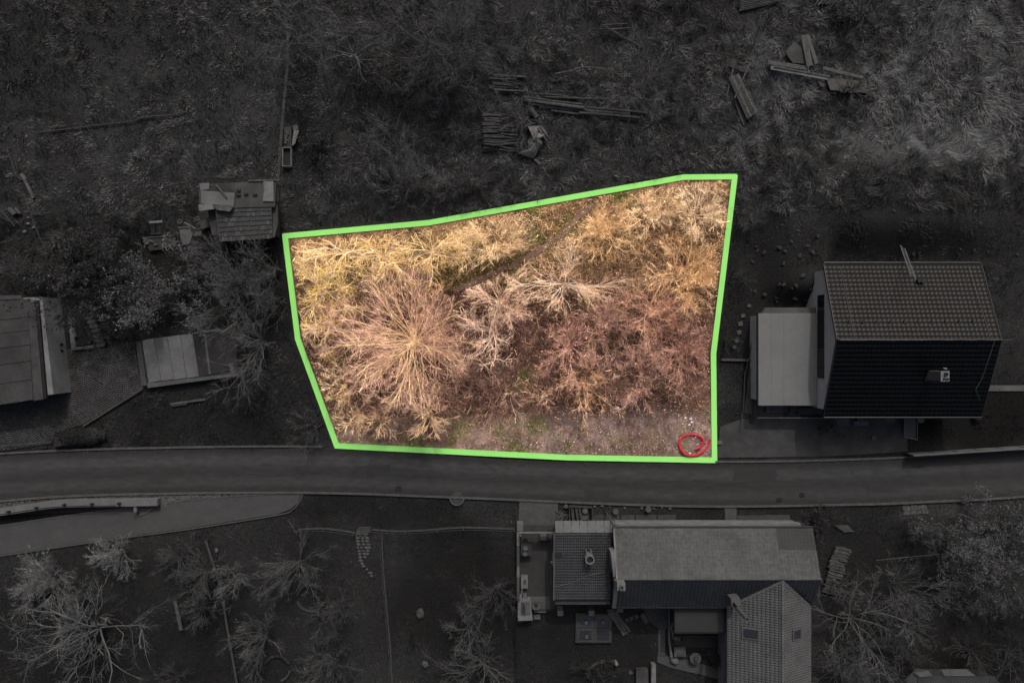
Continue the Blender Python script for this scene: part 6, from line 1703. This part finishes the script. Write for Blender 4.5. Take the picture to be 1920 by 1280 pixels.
t = thing('ladder', 'old wooden ladder lying at the black pit on the far side edge', 'ladder', (*P2(12, 405), 0))
for d in (0, 8): MB().beam((*P2(2+d, 394-d*.6, .2), .2), (*P2(27+d, 424-d*.6, .2), .2), .06, .05).build('stile', M['rail'], t)
for i in range(6): MB().beam((*P2(4+i*4.2, 397+i*4.8, .2), .2), (*P2(11+i*4.2, 392.5+i*4.8, .2), .2), .05, .04).build('rung', M['rail'], t)
for px, py, r, l in ((53, 408, .1, 'tiny pale stone nearest the black pit'), (54, 420, .14, 'pale stone at the tip of the old ladder'), (64, 427, .12, 'pale stone beside the long thin pole'), (47, 435, .18, 'largest pale stone below the black pit')):
    MB().stone(*P2(px, py), 0, r, r*.8, r).item('stone', M['pale'], l, 'stone', 'pale stones by the black pit')

# bottom left garden
MB().beam((*P2(328, 1125, .4), .4), (*P2(340, 1181, .4), .4), .24, .06).item('bench_board', M['wood'], 'long pale board of a bench on the garden lawn', 'bench')
for px, py in ((330, 1132), (338, 1174)): MB().box(*P2(px, py, .2), 0, .18, .1, .368).item('bench_block', M['conc_d'], 'block carrying the pale bench board, '+('upper' if py < 1150 else 'lower')+' one of two', 'block', 'blocks under the bench board')
t = thing('log_rail', 'long round log rail on short posts dividing the garden', 'fence', (*P2(415, 1150), 0))
rp = [(386, 1014), (399, 1055), (412, 1095), (421, 1145), (430, 1200), (440, 1255), (447, 1300)]
for i in range(len(rp)-1): MB().tube([(*P2(*rp[i], .6), .6), (*P2(*rp[i+1], .6), .6)], .085, 8).build('rail', M['rail'], t)
for p in rp: MB().tube([(*P2(*p, .4), 0), (*P2(*p, .4), .68)], .06, 7).build('post', M['wood_d'], t)
for (cx, cy, r, arcs, w) in ((583, 1120, 25, ((.15, .95), (1.08, 1.9)), 'full tree ring'), (520, 1252, 24, ((.12, .88), (1.6, 1.95)), 'half tree ring at the bottom')):
    for a0, a1 in arcs:
        n = int((a1-a0)*9)+1
        for i in range(n):
            a = math.pi*(a0+(a1-a0)*(i+.5)/n); px, py = cx+r*math.cos(a), cy-r*.98*math.sin(a)
            MB().box(*P2(px, py), 0, .15, .3, .12, a).item('edging_stone', M['rail' if a0 > 1 else 'wood_d'], 'curved edging stone of the '+w, 'stone', 'edging stones of the '+w)
# stone steps and flags
random.seed(21)
t = thing('timber_step', 'flat stone landing with pale kerb bars above the flagged path', 'step', (*P2(682, 993), 0))
MB().prism(PP([(672, 988), (697, 987), (692, 999), (667, 1000)]), 0, .1).build('slab', M['conc_d'], t)
for a, b in (((672, 988), (697, 987)), ((667, 1000), (692, 1000))): MB().beam((*P2(*a), .13), (*P2(*b), .13), .06, .05).build('bar', M['wood'], t)
rows = [(1003, 665, 693), (1008, 666, 694), (1014, 666, 694), (1020, 668, 694), (1026, 668, 694), (1032, 670, 693), (1038, 671, 692), (1044, 672, 686), (1050, 672, 683), (1056, 675, 682), (1061, 678, 684), (1067, 685, 693), (1073, 689, 697), (1079, 693, 700)]
for y, x0, x1 in rows:
    x = x0
    while x < x1-3:
        w = random.uniform(6, 11)
        MB().stone(*P2(min(x+w/2, x1-2), y), 0, w/2/S*.95, .12, .09, 0, .12, 6).item('flagstone', M['stone'], 'irregular flagstone in the path stepping down the garden', 'stone', 'flagstones of the garden path')
        x += w
def wire_fence(pts, label, h, n):
    pl = smooth_pl(pts, 3); t = thing('wire_fence', label, 'fence', (*P2(*pts[0]), 0))
    for i in range(n):
        q = pl[int(i*(len(pl)-1)/(n-1))]; MB().tube([(*P2(*q), 0), (*P2(*q), h)], .035, 6).build('post', M['rail'], t)
    for z in (.25, h-.05): MB().tube([(*P2(*q), z) for q in pl], .018, 5).build('wire', M['rail'], t)
    MB().strip([P2(*q) for q in pl], .1, -.03, .05).build('edging', M['rail'], t)
wire_fence([(716, 1000), (718, 1055), (722, 1105), (727, 1160), (732, 1215), (736, 1300)], 'low wire fence running down beside the dark lawn', .8, 6)
wire_fence([(560, 992), (610, 990), (666, 998)], 'short wire fence above the fruit tree garden up to the flagged path', .8, 3)
wire_fence([(698, 992), (745, 995), (800, 993), (870, 988), (965, 991)], 'wire fence along the top of the dark lawn below the verge', .8, 6)
MB().stone(*P2(788, 1148), 0, .3, .42, .3).item('shrub_stump', M['rail'], 'grey tree stump on the dark lawn', 'stump')
MB().stone(*P2(797, 1244), 0, .28, .26, .25).item('boulder', M['stone'], 'pale small boulder on the dark lawn near the bottom edge', 'stone')
MB().stone(*P2(407, 1031), 0, .14, .2, .16).item('stone', M['conc'], 'small pale stone beside the upper end of the log rail', 'stone')

# right garden
for i, (a, b, l) in enumerate((((1743, 972), (1764, 985), 'short pale stake beside the hay patch'), ((1783, 956), (1826, 974), 'long pale stake, upper one over the leafy bush'), ((1796, 967), (1816, 978), 'middle pale stake over the leafy bush'), ((1852, 962), (1854, 982), 'pale post standing near the leafy bush'), ((1898, 960), (1925, 972), 'pale stake reaching the side edge'))):
    MB().beam((*P2(*a), .9), (*P2(*b), .8), .07, .06).item('stake', M['wood'], l, 'stake', 'stakes in the right garden')
for a in ((1743, 972), (1783, 956), (1796, 967), (1898, 960)): pass
MB().tube([(*P2(1636, 1046), .5), (*P2(1700, 1039), .55), (*P2(1763, 1033), .6)], .03, 6).item('pole', M['wood'], 'thin straight pole lying aslant over the dark garden', 'pole')
t = thing('board_sheet', 'small grey framed sheet lying on the garden beside the long house', 'sheet', (*P2(1583, 989), 0))
MB().prism(PP([(1564, 985), (1590, 984), (1600, 994), (1580, 995)], .1), 0, .08).build('sheet', M['conc_d'], t); MB().beam((*P2(1580, 995.5), .1), (*P2(1600, 994.5), .1), .05, .05).build('edge', M['conc'], t)
for k, (px, py, n, dx, dy, l) in enumerate(((1568, 1024, 17, 28, 7, 'upper'), (1556, 1062, 16, 28, 7, 'lower'))):
    for lay in range(2):
        for i in range(n):
            x, y = px-i*(1.0 if k == 0 else .9)+random.uniform(-2, 2), py+i*(2.3 if k == 0 else 3.0)
            log((x, y), (x+dx+random.uniform(-4, 3), y+dy+random.uniform(-1.5, 1.5)), random.uniform(.045, .075), .1+.13*lay, 'firewood log in the '+l+' stack beside the long house', l+' firewood stack beside the long house', 'wood' if random.random() < .35 else 'log')
settags(pebbles('hay', scatter_poly(PP([(1692, 948), (1735, 946), (1742, 962), (1694, 965)]), 500), np.full(500, .05), M['gravel_g']), kind='stuff')

# ---- on the plot
# coil of red pipe
px_pts = [(1304.5, 842), (1310, 839.5), (1316, 834), (1318.8, 828), (1316.5, 821.5), (1310, 817), (1302, 814.8), (1294, 814.6), (1286, 816.3), (1279, 820.5), (1274.6, 826.5), (1273.6, 833), (1275.6, 840.5), (1280.5, 847.5), (1288, 852.5), (1297, 853.6), (1306.5, 852.4), (1315, 849), (1322, 843.5), (1327.5, 836.5), (1330.5, 829), (1331.6, 823)]
cp = smooth_pl(px_pts, 5)
MB().tube([(*P2(*q, .2), .20+.05*math.sin(i*.12)) for i, q in enumerate(cp)], [.07+.008*(i % 2) for i in range(len(cp))], 9).item('red_pipe', M['red'], 'coil of red plastic pipe in the gravelly corner of the plot', 'pipe', smooth=False)
for px, py, r, l in ((1285, 783, .1, 'pale stone at the top of the small stone cluster above the red pipe'), (1294, 785, .12, 'largest pale stone of the cluster above the red pipe'), (1296, 791, .1, 'pale stone between two others in the cluster above the red pipe'), (1292, 796, .11, 'lowest pale stone of the cluster above the red pipe'), (1279, 794, .09, 'pale stone set apart from the cluster above the red pipe'), (1293, 849, .1, 'pale stone lying inside the red pipe coil'), (1157, 765, .18, 'pale rubble stone beside the buff slab')):
    MB().stone(*P2(px, py), .05, r, r*.8, r).item('stone', M['plot_rock'], l, 'stone', 'pale stones on the plot')
MB().box(*P2(1170, 752), .06, .62, .5, .1, .25).item('slab', M['plot_slab'], 'buff square slab at the edge of the thicket above the gravel', 'slab')
for pts, r, m, l in (([(1134, 429), (1148, 428), (1162, 426)], .1, 'deadwood', 'short pale log lying beside the upper end of the dirt path'), ([(1234, 556), (1245, 546), (1256, 535)], .055, 'deadwood', 'straight pale pole lying in the middle of the thicket'),
                     ([(1246, 385), (1250, 360), (1249, 346)], .07, 'deadwood_d', 'dark dead stem nearest the kink of the upper band'), ([(1269, 380), (1271, 352)], .06, 'deadwood_d', 'dark dead stem just beyond the kink of the upper band'), ([(1238, 395), (1262, 382), (1292, 352)], .08, 'deadwood_d', 'long dark fallen branch crossing below the two dead stems'),
                     ([(1208, 440), (1210, 425), (1206, 410)], .09, 'deadwood_d', 'short dark stump stem between straw bushes'), ([(1342, 414), (1352, 418), (1366, 417)], .07, 'deadwood', 'pale broken branch next to the side band near the upper corner'),
                     ([(548, 462), (562, 467), (560, 458)], .05, 'deadwood', 'forked pale stick in the corner by the old shed'), ([(550, 466), (547, 484)], .06, 'deadwood_d', 'reddish broken stake in the corner by the old shed'), ([(563, 466), (558, 476)], .05, 'deadwood', 'short pale stake in the corner by the old shed'),
                     ([(876, 776), (880, 768), (884, 760)], .04, 'deadwood', 'small pale stick above the mossy strip by the road')):
    zz = .35 if l.startswith(('dark dead', 'short dark')) else .3
    MB().tube([(*P2(*q, zz), zz+.15*i) for i, q in enumerate(pts)], [r]+[r*.8]*(len(pts)-1), 7).item('fallen_branch', M[m], l, 'branch', 'dead wood on the plot')
